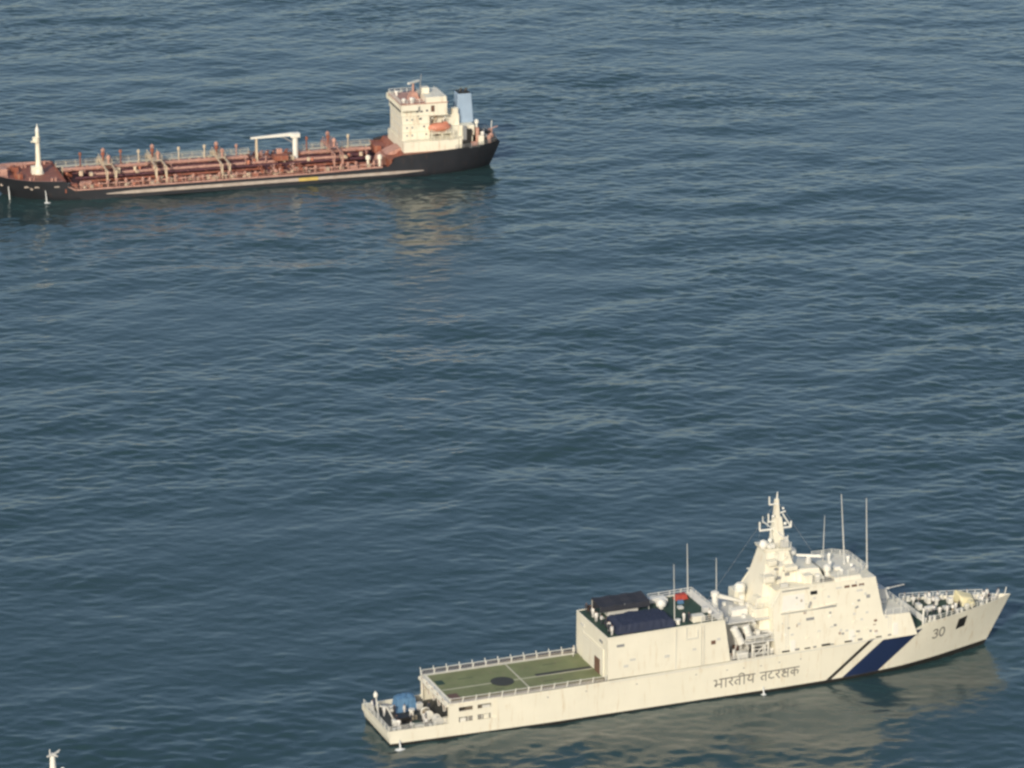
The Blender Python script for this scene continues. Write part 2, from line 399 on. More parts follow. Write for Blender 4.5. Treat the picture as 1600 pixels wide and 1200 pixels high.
# Devanagari lettering, drawn as strokes in unit cells (x right, z up, head line at 1)
def glyph(ch):
    if ch == 'bha': return [[(0, .95), (.25, .95), (.25, .45), (.1, .35), (.18, .2), (.3, .42), (.75, .42)], [(.75, 1), (.75, 0)], [(.55, 1), (.95, 1)]], .95
    if ch == 'aa': return [[(.25, 1), (.25, 0)], [(0, 1), (.45, 1)]], .45
    if ch == 'ra': return [[(0, 1), (.6, 1)], [(.3, 1), (.46, .82), (.4, .62), (.14, .56), (.5, .05)]], .6
    if ch == 'ta': return [[(0, 1), (.8, 1)], [(.6, 1), (.6, 0)], [(.6, .62), (.3, .62), (.12, .42), (.2, .2), (.34, .14)]], .8
    if ch == 'ii': return [[(0, 1), (.5, 1)], [(.25, 0), (.25, 1), (.2, 1.22), (-.05, 1.32), (-.3, 1.18)]], .5
    if ch == 'ya': return [[(0, 1), (.85, 1)], [(.65, 1), (.65, 0)], [(.12, 1), (.3, .8), (.12, .55), (.2, .35), (.45, .3), (.65, .42)]], .85
    if ch == 'tta': return [[(0, 1), (.7, 1)], [(.36, 1), (.36, .8), (.12, .62), (.12, .3), (.35, .14), (.62, .22)]], .7
    if ch == 'ksha': return [[(0, 1), (.95, 1)], [(.75, 1), (.75, 0)], [(.75, .55), (.4, .55), (.2, .75), (.4, .9), (.5, .6), (.15, .35), (.3, .15), (.55, .05)]], .95
    if ch == 'ka': return [[(0, 1), (.95, 1)], [(.48, 1), (.48, 0)], [(.48, .62), (.22, .7), (.1, .48), (.25, .3), (.48, .42)], [(.48, .62), (.72, .7), (.86, .5), (.78, .25)]], .95
    return [], .5
def devanagari(x0, z0, size, wide):
    out = []; cx = 0
    for ch in ['bha', 'aa', 'ra', 'ta', 'ii', 'ya', ' ', 'ta', 'tta', 'ra', 'ksha', 'ka']:
        ls, a = glyph(ch)
        out += [[((cx + x), z) for x, z in ln] for ln in ls]; cx += a
    k = wide / cx
    return [[(x0 + x * k, z0 + z * size + (x * k) * 0.012) for x, z in ln] for ln in out]
for sd in (-1, 1):
    L_ = devanagari(50.4, 1.95, 1.35, 13.9)
    if sd == 1: L_ = [[(2 * 57.35 - x, z) for x, z in ln] for ln in L_]
    cut = 57.47 if sd == -1 else 2 * 57.35 - 57.47
    for word in ([ln for ln in L_ if ln[0][0] < cut], [ln for ln in L_ if ln[0][0] >= cut]):      # one part for each word
        GH.decal(stroke_polys(word, 0.18), sd, 0.03).build('hull_lettering', 'letter', G, label='dark Devanagari word on the hull side')
    # hawse recess near the bow, portholes, bilge outlets
    hx0, hz0 = 92.0, 4.3
    poly = [(hx0, hz0), (hx0 + 1.75, hz0 + .2), (hx0 + 2.05, hz0 + 1.95), (hx0 + .35, hz0 + 1.75)]
    GH.decal([poly], sd, 0.03).build('anchor_recess', 'black', G)
    for px in (52.5, 55.2, 58.0, 61.0, 64.5, 24.0, 30.0, 38.0, 47.5):
        z = 4.55 + (px % 1.7) * .1; y = GH.half(px, z)
        MB().lathe([(.16, 0), (.16, .05)], (px, sd * (y + .0), z), 8, 'y').build('porthole', 'grey', G)
    # rubbing strake under the deck edge amidships
    m = MB(); xs = np.linspace(33.6, 83.5, 40)
    for a, b in zip(xs[:-1], xs[1:]):
        za, zb = 5.28 + (a - 17) / 67 * .75, 5.28 + (b - 17) / 67 * .75
        m.tube((a, sd * GH.half(a, za), za), (b, sd * GH.half(b, zb), zb), .07, n=5)
    m.build('rubbing_strake', 'greywhite', G)
# ---- flight deck
FZ = 5.6
MB().box(8.7, 33.5, -5.95, 5.95, FZ - .3, FZ).build('flight_deck', 'white', G)
MB().box(9.5, 33.45, -5.35, 5.35, FZ, FZ + .015).build('deck_paint', 'heli', G, label='worn green flight deck paint')
m = MB().box(9.6, 33.2, -1.0, -0.78, FZ + .015, FZ + .025); m.build('deck_line', 'mark', G)
MB().box(21.7, 21.95, -5.2, 5.2, FZ + .027, FZ + .037).build('deck_line', 'mark', G)
MB().box(24.4, 33.2, -0.75, 0.05, FZ + .015, FZ + .05).build('traverse_rail', 'tyre', G, label='dark helicopter traverse track')
MB().lathe([(1.75, 0), (1.75, .02)], (19.0, -0.85, FZ + .04), 28).build('landing_grid', 'tyre', G, label='dark round landing grid')
for yy in (-5.35, 5.2): MB().box(9.5, 33.2, yy, yy + .15, FZ + .017, FZ + .027).build('deck_edge_line', 'mark', G)
m = MB().box(9.6, 11.2, -4.9, -2.6, FZ + .016, FZ + .026); m.build('deck_patch', 'brown', G)
MB().box(9.7, 10.9, 1.2, 2.8, FZ + .016, FZ + .03).build('deck_patch', 'deckgreen', G)
# safety nets: alike framed panels, raised outwards
def net_panel_mesh(wid, hgt):
    fr = MB(); r = .045
    pts = [(0, 0, 0), (wid, 0, 0), (wid, 0, hgt), (0, 0, hgt), (0, 0, 0)]; fr.path(pts, r, 4)
    nt_ = MB()
    for i in range(1, 10): nt_.tube((wid * i / 10, 0, 0), (wid * i / 10, 0, hgt), .02, n=3, cap=False)
    for j in range(1, 5): nt_.tube((0, 0, hgt * j / 5), (wid, 0, hgt * j / 5), .02, n=3, cap=False)
    return fr, nt_
fr, nt_ = net_panel_mesh(1.9, 0.95)
proto = fr.build('net_frame', 'white2', G); pnet = nt_.build('net', 'net', proto)
k = 0
def place_net(x, y, rz, tilt):
    global k
    if k == 0: o = proto
    else:
        o = copy_part(proto, G); copy_part(pnet, o)
    k += 1
    o.location = (x, y, FZ - .05); o.rotation_mode = 'ZYX'; o.rotation_euler = (tilt, 0, rz)
for i in range(12):
    place_net(8.9 + i * 2.03, -6.0, 0, R(20)); place_net(8.9 + i * 2.03 + 1.9, 6.0, math.pi, R(20))
for i in range(5): place_net(8.55, 5.35 - i * 2.2, -math.pi / 2, R(62))
for i in range(13):
    for sd in (-1, 1): MB().tube((8.85 + i * 2.03, sd * 5.98, FZ - .25), (8.85 + i * 2.03, sd * 6.35, FZ + 1.0), .06, n=5).build('net_post', 'white2', G)
# aft edge coaming and support structure below
MB().hexa([(8.35, -5.95, FZ - .55), (9.45, -5.95, FZ - .3), (9.45, 5.95, FZ - .3), (8.35, 5.95, FZ - .55),
           (8.35, -5.95, FZ - .28), (9.45, -5.95, FZ + .06), (9.45, 5.95, FZ + .06), (8.35, 5.95, FZ - .28)]).build('aft_coaming', 'white', G)
for sd in (-1, 1):
    yo, yi = sd * 6.0, sd * 5.75
    ya, yb = min(yo, yi), max(yo, yi)
    MB().box(8.75, 17.2, ya, yb, 4.8, FZ - .3).build('side_beam', 'white', G)
    MB().box(8.75, 17.2, ya, yb, 3.25, 4.15).build('side_beam', 'white', G)
    for xa, xb in ((8.75, 10.3), (12.5, 13.2), (15.3, 17.2)): MB().box(xa, xb, ya + .01, yb - .01, 2.45, 4.96).build('side_pillar', 'white', G)
    MB().tube((8.9, sd * 5.6, 1.6), (8.9, sd * 5.6, FZ), .17, n=8).build('corner_pillar', 'white', G)
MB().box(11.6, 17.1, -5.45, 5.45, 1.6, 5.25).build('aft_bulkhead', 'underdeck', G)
MB().box(11.52, 11.6, -1.6, -.7, 1.65, 3.6).build('bulkhead_door', 'brown', G)
MB().box(11.52, 11.6, 1.4, 3.6, 1.65, 4.0).build('bulkhead_door', 'black', G)
# ---- hangar
HZ = 12.15
hg = MB().side([(33.5, 5.5), (53.2, 5.62), (52.2, HZ + .25), (33.5, HZ)], lin(5.5, 6.15, HZ, 6.05)); hg.build('hangar', 'white', G)
rz_ = lambda x: HZ + .25 * (x - 33.5) / 18.7
MB().hexa([(33.7, -5.85, HZ + .0), (52.0, -5.85, HZ + .25), (52.0, 5.85, HZ + .25), (33.7, 5.85, HZ + .0),
           (33.7, -5.85, HZ + .03), (52.0, -5.85, HZ + .28), (52.0, 5.85, HZ + .28), (33.7, 5.85, HZ + .03)]).build('hangar_roof_deck', 'deckgreen', G)
m = MB()
for a, b in (((33.55, -6.0), (52.15, -6.0)), ((33.55, 6.0), (52.15, 6.0)), ((33.55, -6.0), (33.55, 6.0))):
    m.tube((*a, rz_(a[0]) + .02), (*b, rz_(b[0]) + .02), .12, n=6)
m.build('roof_coaming', 'white', G)
MB().box(33.38, 33.5, -4.6, 3.4, 5.62, 9.9).build('hangar_door', 'white', G)
m = MB()
for i in range(1, 9): m.box(33.33, 33.39, -4.5, 3.3, 5.62 + i * .47, 5.68 + i * .47)
m.build('door_ribs', 'greywhite', G)
MB().box(33.30, 33.42, -3.4, -1.4, 5.62, 7.9).build('personnel_door', 'brown', G)
MB().box(33.40, 33.5, -4.2, -3.0, 10.7, 11.05).build('vent', 'grey', G)
MB().box(33.40, 33.5, 3.0, 4.2, 10.7, 11.05).build('vent', 'greywhite', G)
for (xa, xb, za, zb, mt_) in ((34.9, 36.1, 10.6, 11.0, 'grey'), (36.0, 36.7, 7.3, 7.7, 'greywhite'), (42.5, 43.3, 7.9, 8.3, 'greywhite'), (37.0, 37.9, 8.2, 8.5, 'greywhite'), (50.0, 50.7, 8.9, 9.5, 'brown'), (50.9, 51.5, 9.4, 9.8, 'greywhite'), (47.0, 47.6, 8.4, 8.7, 'greywhite')):
    zc = (za + zb) / 2; y = lin(5.5, 6.15, HZ, 6.05)(zc)
    for sd in (-1, 1): MB().box(xa, xb, sd * y - .06, sd * y + .06, za, zb).build('side_vent', mt_, G)
m = MB()
for sd in (-1, 1):
    for px in (44.3,): m.box(px, px + .09, sd * 6.12 - .05, sd * 6.12 + .05, 5.6, HZ)
    m.path([(46.0, sd * 6.14, HZ), (46.0, sd * 6.16, 10.3), (47.8, sd * 6.16, 10.3), (47.8, sd * 6.12, 11.6)], .07, 5)
m.build('pipework', 'greywhite', G)
m = MB()
for sd in (-1, 1): m.box(33.6, 53.0, sd * 6.2 - .06, sd * 6.2 + .06, 5.52, 5.72)
m.build('hangar_base_joint', 'tyre', G)
# roof fittings
rail_pts = [(44.8, 5.7, rz_(45)), (52.0, 5.7, rz_(52)), (52.0, -5.7, rz_(52)), (48.5, -5.8, rz_(48))]
railing(G, rail_pts, 1.05, 1.5, 'white2', .05)
MB().side([(51.2, rz_(51)), (52.1, rz_(52)), (52.1, rz_(52) + .8), (51.8, rz_(52) + .8)], lambda z: 5.6).build('roof_breakwater', 'greywhite', G)
m = MB().lathe([(.45, 0), (.45, .5), (.62, .6), (.66, .95), (.5, 1.35), (.2, 1.55), (.02, 1.6)], (41.0, -3.6, HZ + .1), 14); m.build('satellite_dome', 'white2', G, smooth=True)
m = MB().lathe([(.4, 0), (.4, .4), (.75, .5), (.8, .9), (.6, 1.3), (.2, 1.5), (.02, 1.55)], (45.4, 2.0, HZ + .15), 14); m.build('satellite_dome', 'white2', G, smooth=True)
MB().box(47.4, 49.4, -5.3, -3.9, HZ + .2, HZ + 1.15).build('roof_locker', 'white', G, bevel=.08)
MB().lathe([(.3, 0), (.3, .6), (.42, .62), (.42, .8)], (45.2, -4.8, HZ + .15), 10).build('antenna_base', 'white2', G)
m = MB()
m.box(44.2, 47.2, 4.2, 5.2, HZ + .2, HZ + .95); m.build('roof_locker', 'white2', G, bevel=.06)
# whip aerials
def whip(x, y, z0, z1, lean=0.0, r=.09):
    m = MB().lathe([(.2, 0), (.2, .45), (.1, .6)], (x, y, z0), 8); m.build('aerial_base', 'greywhite', G)
    MB().tube((x, y, z0 + .5), (x + lean, y, z1), r, r * .45, 5).build('whip_aerial', 'greywhite', G)
whip(44.6, -4.9, rz_(44.6), 21.9, -.25); whip(51.3, 5.6, rz_(51.5), 20.6, -.2, .1); whip(54.6, 2.4, 11.2, 19.0, -.15)

# ---- amidships casing, crane, rafts and ladders
MB().side([(52.6, 5.5), (60.8, 5.6), (60.8, 11.0), (52.9, 11.0)], lambda z: 3.4, 0.7).build('engine_casing', 'greywhite', G)
MB().box(52.3, 61.0, -4.6, 5.4, 11.0, 11.2).build('casing_deck', 'greywhite', G)
for i, xx in enumerate((53.2, 56.0, 58.8)): MB().box(xx, xx + .9, -2.76, -2.68, 6.2 + i * .4, 8.0 + i * .4).build('casing_door', ('brown', 'grey', 'grey')[i], G)
MB().lathe([(.55, 0), (.55, 1.2), (.45, 1.3), (.45, 2.3), (.62, 2.4), (.62, 3.0), (.3, 3.2)], (53.6, 0.8, 11.2), 12).build('crane_pedestal', 'white2', G, smooth=True)
MB().hexa([(53.2, .45, 13.6), (58.3, .55, 11.9), (58.3, 1.05, 11.9), (53.2, 1.15, 13.6), (53.2, .45, 14.3), (58.3, .55, 12.25), (58.3, 1.05, 12.25), (53.2, 1.15, 14.3)]).build('crane_jib', 'white2', G)
MB().box(55.0, 57.6, -2.4, -1.0, 11.2, 12.2).build('deck_locker', 'white2', G, bevel=.08)
MB().box(57.8, 60.0, -3.6, -2.2, 11.2, 12.0).build('deck_locker', 'white', G, bevel=.08)
m = MB().lathe([(.5, 0), (.5, 1.6)], (58.6, 2.0, 11.2), 12); m.path([(58.6, 2, 12.8), (58.3, 1.6, 13.6), (57.9, 1.2, 14.2)], .5, 10); m.lathe([(.8, -.5), (.85, .3), (.5, .7)], (57.8, 1.1, 14.3), 12)
m.build('ventilator', 'white2', G, smooth=True)
for (xa, za, xb, zb, yy) in ((54.0, 10.6, 55.3, 8.1, -5.2), (56.2, 10.4, 56.9, 8.3, -4.6)):
    m = MB(); p, q = Vector((xa, yy, za)), Vector((xb, yy, zb)); d = (q - p).normalized()
    m.tube(p - d * .12, p, .4, .6, 12); m.tube(p, q, .6, .6, 12); m.tube(q, q + d * .12, .6, .4, 12)
    o = m.build('life_raft_canister', 'white2', G, smooth=True)
    MB().tube(p.lerp(q, .5) - d * .06, p.lerp(q, .5) + d * .06, .63, n=12).build('canister_band', 'greywhite', o)
    MB().tube((xa + .3, yy + .3, 5.6), (xa + .9, yy + .3, za - .9), .09, n=5).tube((xb, yy + .3, 5.6), (xb, yy + .3, zb - .2), .09, n=5).build('raft_cradle', 'greywhite', G)
# boat platform and frame
MB().box(55.6, 61.5, -6.0, -3.2, 8.0, 8.2).build('boat_platform', 'greywhite', G)
m = MB()
for xx in (56.8, 59.4):
    for yy in (-5.9, -4.1): m.tube((xx, yy, 5.6), (xx, yy, 8.0), .12, n=6)
for zz in (6.3, 7.0, 7.6): m.tube((56.8, -5.9, zz), (59.4, -5.9, zz), .07, n=5)
m.tube((56.8, -5.9, 5.7), (59.4, -5.9, 8.0), .07, n=5)
m.build('platform_frame', 'white2', G)
railing(G, [(55.7, -5.95, 8.2), (61.4, -5.95, 8.2)], 1.0, 1.4, 'white2', .045)
for xx in (57.4, 60.6):
    MB().path([(xx, -3.2, 8.2), (xx, -3.3, 10.4), (xx, -4.2, 11.0), (xx, -5.5, 11.0)], .14, 6).build('boat_davit', 'white2', G)
MB().box(54.4, 56.2, -5.9, -4.7, 5.55, 6.7).build('deck_locker', 'white2', G, bevel=.06)
railing(G, [(53.2, -6.35, 5.6), (61.0, -6.35, 5.7)], 1.0, 1.3, 'white2', .04)

# ---- superstructure
ys = lin(5.5, 6.3, 15.6, 5.2)
MB().side([(60.4, 5.45), (84.0, 5.75), (82.8, 9.3), (78.4, 9.45), (77.2, 15.6), (61.6, 15.6), (60.2, 13.4)], ys).build('superstructure', 'white', G)
m = MB()
rp = [(70.6, -5.1), (75.0, -5.1), (77.1, -3.2), (77.1, 3.2), (75.0, 5.1), (70.6, 5.1)]
m.add([(x, y, 15.55) for x, y in rp] + [(x - .25 * (x > 71), y * .96, 16.15) for x, y in rp], [tuple(range(5, -1, -1)), tuple(range(6, 12))] + [(i, (i + 1) % 6, 6 + (i + 1) % 6, 6 + i) for i in range(6)])
m.build('wheelhouse', 'white', G)
MB().side([(60.6, 15.58), (70.7, 15.58), (70.7, 15.66), (60.8, 15.66)], lambda z: 5.0).build('upper_deck', 'white', G)
MB().box(68.4, 70.6, -4.6, 4.6, 15.66, 15.7).build('walkway_mat', 'deckgrey', G)
def on_side(xa, xb, za, zb, name, mat, t=.05, both=True):
    for sd in ((-1, 1) if both else (-1,)):
        ya, yb = sd * ys(za), sd * ys(zb); e = sd * t
        MB().hexa([(xa, ya - e, za), (xb, ya - e, za), (xb, ya + e, za), (xa, ya + e, za), (xa, yb - e, zb), (xb, yb - e, zb), (xb, yb + e, zb), (xa, yb + e, zb)]).build(name, mat, G)
on_side(66.4, 67.5, 14.2, 14.75, 'window', 'glass'); on_side(65.6, 66.9, 10.35, 10.75, 'window', 'grey')
on_side(75.6, 76.2, 12.5, 13.0, 'window', 'grey'); on_side(70.6, 71.6, 14.55, 14.8, 'window', 'greywhite')
for xx in (72.0, 73.2, 74.4): on_side(xx, xx + .85, 14.5, 14.85, 'window', 'brown')
on_side(74.0, 75.0, 13.7, 14.0, 'window', 'greywhite')
for (xx, zz, mt_) in ((63.0, 8.4, 'greywhite'), (67.4, 8.3, 'greywhite'), (70.1, 8.9, 'grey'), (72.0, 7.8, 'greywhite'), (74.5, 9.2, 'greywhite'), (76.8, 8.7, 'brown'), (78.6, 9.0, 'greywhite'), (64.2, 9.9, 'greywhite'), (73.3, 10.2, 'greywhite'), (69.1, 13.4, 'greywhite'), (71.0, 8.0, 'greywhite'), (66.8, 13.5, 'greywhite')):
    on_side(xx, xx + .45, zz, zz + .3, 'side_fitting', mt_, .07)
# recessed side walkway with its sill and ledges; grey strips beneath paint the shadow lines
for sd in (-1, 1):
    on = lambda z, t: sd * (ys(z) + t)
    def bar(xa, za, xb, zb, t0, r=.11, nm='ledge', mt_='white'):
        MB().tube((xa, on(za, t0), za), (xb, on(zb, t0), zb), r, n=6).build(nm, mt_, G)
    bar(59.9, 13.0, 61.6, 15.5, .06); bar(61.6, 15.5, 66.2, 15.5, .08)
    bar(61.5, 12.1, 65.8, 12.1, .10, .13); bar(66.0, 12.05, 70.6, 12.35, .10, .12)
    for a, b, c, d in ((61.5, 65.8, 11.82, 11.98), (66.0, 70.6, 11.85, 12.1), (61.8, 66.2, 15.2, 15.36)):
        e = .05; MB().hexa([(a, on(c, -e), c), (b, on(c, -e), c), (b, on(c, e), c), (a, on(c, e), c), (a, on(d, -e), d), (b, on(d, -e), d), (b, on(d, e), d), (a, on(d, e), d)]).build('ledge_shade_strip', 'grey', G)  # grey strip put in as the shade below each ledge
    MB().hexa([(61.6, on(12.2, -.05), 12.2), (65.4, on(12.2, -.05), 12.2), (65.4, on(12.2, .04), 12.2), (61.6, on(12.2, .04), 12.2), (61.9, on(14.6, -.05), 14.6), (65.4, on(14.6, -.05), 14.6), (65.4, on(14.6, .04), 14.6), (61.9, on(14.6, .04), 14.6)]).build('access_panel', 'white2', G)
    bar(66.0, 12.3, 66.4, 13.2, .1, .16, 'ledge_box', 'grey')
    # gap in the bulwark at the foot of the superstructure
    for i, xx in enumerate((61.5, 63.6, 65.2, 66.6, 68.0, 69.4, 71.8, 74.0, 77.0, 79.0)):
        zz = 5.5 + (xx - 17) / 67 * .75 + .04; MB().box(xx, xx + (1.2, .7, .9, .5, 1.4, .6)[i % 6], sd * 6.33 - .05, sd * 6.33 + .05, zz, zz + (.22, .3, .16)[i % 3]).build('freeing_port', ('tyre', 'grey')[i % 2], G)
# gun deck
railing(G, [(78.6, -6.1, 9.4), (82.6, -5.9, 9.3), (82.6, 5.9, 9.3), (78.6, 6.1, 9.4)], 1.0, 1.3, 'white2', .045)
gm = MB().lathe([(1.5, 0), (1.5, .5), (1.35, .6)], (80.6, 0.3, 9.35), 16); gm.build('gun_mount', 'greywhite', G)
MB().hexa([(79.2, -1.0, 9.9), (82.0, -.85, 9.9), (82.0, 1.45, 9.9), (79.2, 1.6, 9.9), (79.6, -.8, 11.7), (81.4, -.6, 11.5), (81.4, 1.2, 11.5), (79.6, 1.4, 11.7)]).build('gun_house', 'greywhite', G, bevel=.15)
MB().tube((81.3, .3, 11.0), (82.3, .3, 11.1), .2, n=8).tube((82.2, .3, 11.1), (84.9, .3, 11.35), .09, .07, 8).build('gun_barrel', 'greywhite', G)
m = MB()
for i in range(9):
    yy = -5 + i * 1.25; m.box(78.0, 78.35, yy, yy + .3, 9.6, 10.6 + .3 * (i % 2))
m.build('ready_use_lockers', 'brown', G)
for i in range(7): MB().box(77.2, 77.48, -4.4 + i * 1.3, -3.5 + i * 1.3, 14.35, 15.05).build('front_window', 'glass', G)
# steps, sponsons and lockers that break up the tower's sides
for xa, xb, ya, yb, za, zb in ((58.0, 60.2, -4.2, -1.2, 11.2, 12.6), (58.6, 60.4, -3.4, -1.6, 12.6, 14.0), (59.4, 61.2, -3.9, -2.2, 16.4, 17.3), (63.2, 65.2, -3.4, -1.9, 17.6, 18.3), (60.6, 62.0, -2.9, -1.4, 18.6, 19.4), (65.8, 67.2, -4.4, -3.0, 15.66, 16.9), (57.6, 59.0, 2.4, 4.8, 11.2, 13.2)):
    MB().box(xa, xb, ya, yb, za, zb).build('tower_sponson', 'white', G, bevel=.08)
railing(G, [(59.4, -3.9, 17.3), (61.2, -3.9, 17.3)], .9, .9, 'white2', .04); railing(G, [(58.0, -4.2, 12.6), (60.2, -4.2, 12.6)], .9, .9, 'white2', .04)
# tower and mast
ty = lin(9, 4.3, 21, 1.4)
MB().side([(58.6, 9.2), (68.2, 9.2), (66.2, 15.6), (65.2, 17.4), (64.4, 20.4), (61.0, 20.9), (59.7, 15.2)], ty).build('mast_tower', 'white', G)
MB().side([(65.0, 15.6), (69.6, 15.6), (68.9, 17.3), (65.3, 17.5)], lin(15.6, 3.4, 17.5, 2.7)).build('radar_house', 'white', G)
MB().side([(60.5, 20.45), (64.9, 20.3), (64.8, 20.6), (60.3, 20.95)], lambda z: 1.7).build('mast_platform', 'white', G)
railing(G, [(60.4, -1.6, 20.95), (64.8, -1.6, 20.6)], .9, 1.0, 'white2', .04)
MB().lathe([(.4, 0), (.4, .2), (.62, .35), (.68, .75), (.5, 1.15), (.2, 1.3), (.02, 1.33)], (60.5, -1.1, 20.9), 12).build('radome', 'white2', G, smooth=True)
MB().side([(62.2, 20.6), (64.3, 20.5), (63.75, 25.2), (62.55, 25.2)], lin(20.6, .8, 25.2, .45)).build('lower_mast', 'white', G)
MB().hexa([(62.6, -.35, 25.1), (63.5, -.35, 25.1), (63.5, .35, 25.1), (62.6, .35, 25.1), (62.85, -.18, 28.0), (63.3, -.18, 28.0), (63.35, .18, 28.0), (62.75, .18, 28.0)]).build('upper_mast', 'white', G)
def yard(z, xa, xb, post_a=0, post_b=0, r=.16):
    m = MB().tube((xa, -.2, z), (xb, -.2, z), r, n=6)
    if post_a: m.tube((xa, -.2, z), (xa - .05, -.2, z + post_a), r * .8, n=6)
    if post_b: m.tube((xb, -.2, z), (xb, -.2, z + post_b), r * .8, n=6)
    m.build('mast_yard', 'white2', G)
yard(23.4, 60.3, 65.4, 1.4, .9); yard(24.6, 61.7, 63.2, 1.3, 0, .14); yard(27.3, 61.8, 63.3, 1.3, 0, .14)
MB().tube((65.3, -.2, 23.5), (64.0, -.2, 25.6), .13, n=6).tube((63.6, -.2, 25.8), (64.4, -.2, 26.0), .12, n=6).build('mast_bracket', 'white2', G)
MB().tube((62.3, -.3, 21.0), (62.0, -.3, 23.3), .1, n=5).tube((63.1, 0, 28.0), (63.15, 0, 29.1), .14, .07, 6).build('mast_topmast', 'white2', G)
m = MB().tube((62.9, -4.5, 23.0), (62.9, 4.5, 23.0), .1, n=6)
for yy in (-4.4, -2.6, 2.6, 4.4): m.tube((62.9, yy, 22.8), (62.9, yy, 23.8), .07, n=5)
m.build('athwart_yard', 'white2', G)
m = MB().lathe([(.5, 0), (.4, .7), (.3, 1.0)], (68.2, -.6, 17.4), 10); m.build('radar_pedestal', 'greywhite', G)
a_ = R(28); MB().hexa([(68.2 + sx * 1.75 * math.cos(a_) - sy * .18 * math.sin(a_), -.6 + sx * 1.75 * math.sin(a_) * -1 + sy * .18 * math.cos(a_), zz) for zz in (18.4, 18.75) for sx, sy in ((-1, -1), (1, -1), (1, 1), (-1, 1))]).build('radar_scanner', 'white2', G)
MB().lathe([(.35, 0), (.35, 1.2), (.7, 1.4), (.75, 1.9), (.5, 2.3), (.02, 2.45)], (65.9, .5, 17.4), 12).build('fire_control_director', 'white2', G, smooth=True)
MB().lathe([(.4, 0), (.4, .9), (.6, 1.0), (.6, 1.6), (.2, 1.9)], (70.4, -2.6, 15.66), 10).build('searchlight', 'white2', G, smooth=True)
railing(G, [(66.8, -4.9, 15.66), (70.6, -4.9, 15.66)], 1.0, 1.3, 'white2', .045)
railing(G, [(71.2, -4.6, 16.15), (74.6, -4.6, 16.15), (76.6, -2.9, 16.15), (76.6, 2.9, 16.15), (74.6, 4.6, 16.15), (71.2, 4.6, 16.15)], .8, 1.2, 'white2', .045)
for (xx, yy, hh) in ((71.6, -1.0, 1.3), (74.4, -2.6, 1.0), (73.0, 2.2, 1.2), (75.4, .6, 1.0), (72.2, -3.8, .9)): MB().lathe([(.22, 0), (.22, hh * .6), (.32, hh * .7), (.2, hh)], (xx, yy, 16.15), 8).build('signal_lamp', 'white2', G)
whip(74.5, 0, 16.15, 27.4, -.8, .12); whip(76.9, -2.8, 16.15, 27.3, -.4, .12); whip(72.2, 2.6, 16.15, 23.3, .1, .08)
# ---- foredeck fittings
fz = FDZ
MB().hexa([(94.2, -.9, fz(94)), (96.6, -1.3, fz(96)), (97.2, 1.4, fz(97)), (94.0, 1.9, fz(94)), (94.3, -.3, fz(94) + 1.5), (96.2, -.7, fz(96) + 1.1), (96.8, 1.0, fz(97) + 1.3), (94.1, 1.5, fz(94) + 2.2)]).build('anchor_windlass', 'cream', G, bevel=.25)
MB().lathe([(.5, -.5), (.5, .5)], (95.4, -1.5, fz(95) + .7), 12, 'y').build('windlass_drum', 'cream', G)
for (xx, yy) in ((98.0, -1.2), (98.0, 1.6), (100.0, .6), (92.6, -3.3), (92.6, 3.3), (87.4, -4.4), (87.4, 4.4)):
    m = MB()
    for d in (-.35, .35): m.lathe([(.22, 0), (.22, .7), (.3, .75), (.3, .85)], (xx + d, yy, fz(xx)), 8)
    m.box(xx - .7, xx + .7, yy - .25, yy + .25, fz(xx), fz(xx) + .1); m.build('mooring_bollard', 'white2', G)
m = MB().side([(86.0, fz(86)), (86.2, fz(86)), (86.4, fz(86) + .8), (86.3, fz(86) + .8)], lambda z: 4.6); m.build('breakwater', 'white2', G)
MB().tube((85.6, -4.9, fz(85)), (85.6, -4.9, fz(85) + 2.9), .16, n=8).tube((85.6, -4.9, fz(85) + 2.7), (87.0, -4.7, fz(85) + 2.9), .09, n=6).build('davit_post', 'white2', G)
def bow_rail(x0, x1, n):
    m = MB(); prev = {}
    for i in range(n):
        x = x0 + (x1 - x0) * i / (n - 1); zt = g_top(x / 103.0)
        for sd in (-1, 1):
            p = Vector((x, sd * max(.05, GH.half(x, zt) - .12), zt)); q = p + Vector((0, 0, .75)); m.tube(p, q, .05, n=4)
            if sd in prev:
                m.tube(prev[sd], q, .045, n=4); m.tube(prev[sd] - Vector((0, 0, .38)), q - Vector((0, 0, .38)), .035, n=4)
            prev[sd] = q
    m.build('bow_railing', 'white2', G)
bow_rail(86.6, 99.0, 13)
MB().tube((102.0, 0, 7.2), (102.3, 0, 8.6), .07, n=6).build('jack_staff', 'white2', G)
MB().box(89.0, 90.2, -.6, .6, fz(89), fz(89) + .5).build('foredeck_hatch', 'greywhite', G, bevel=.05)
MB().lathe([(.45, 0), (.45, .6), (.6, .7), (.6, 1.1), (.2, 1.35)], (91.0, 1.6, fz(91)), 10).build('mushroom_vent', 'white2', G)
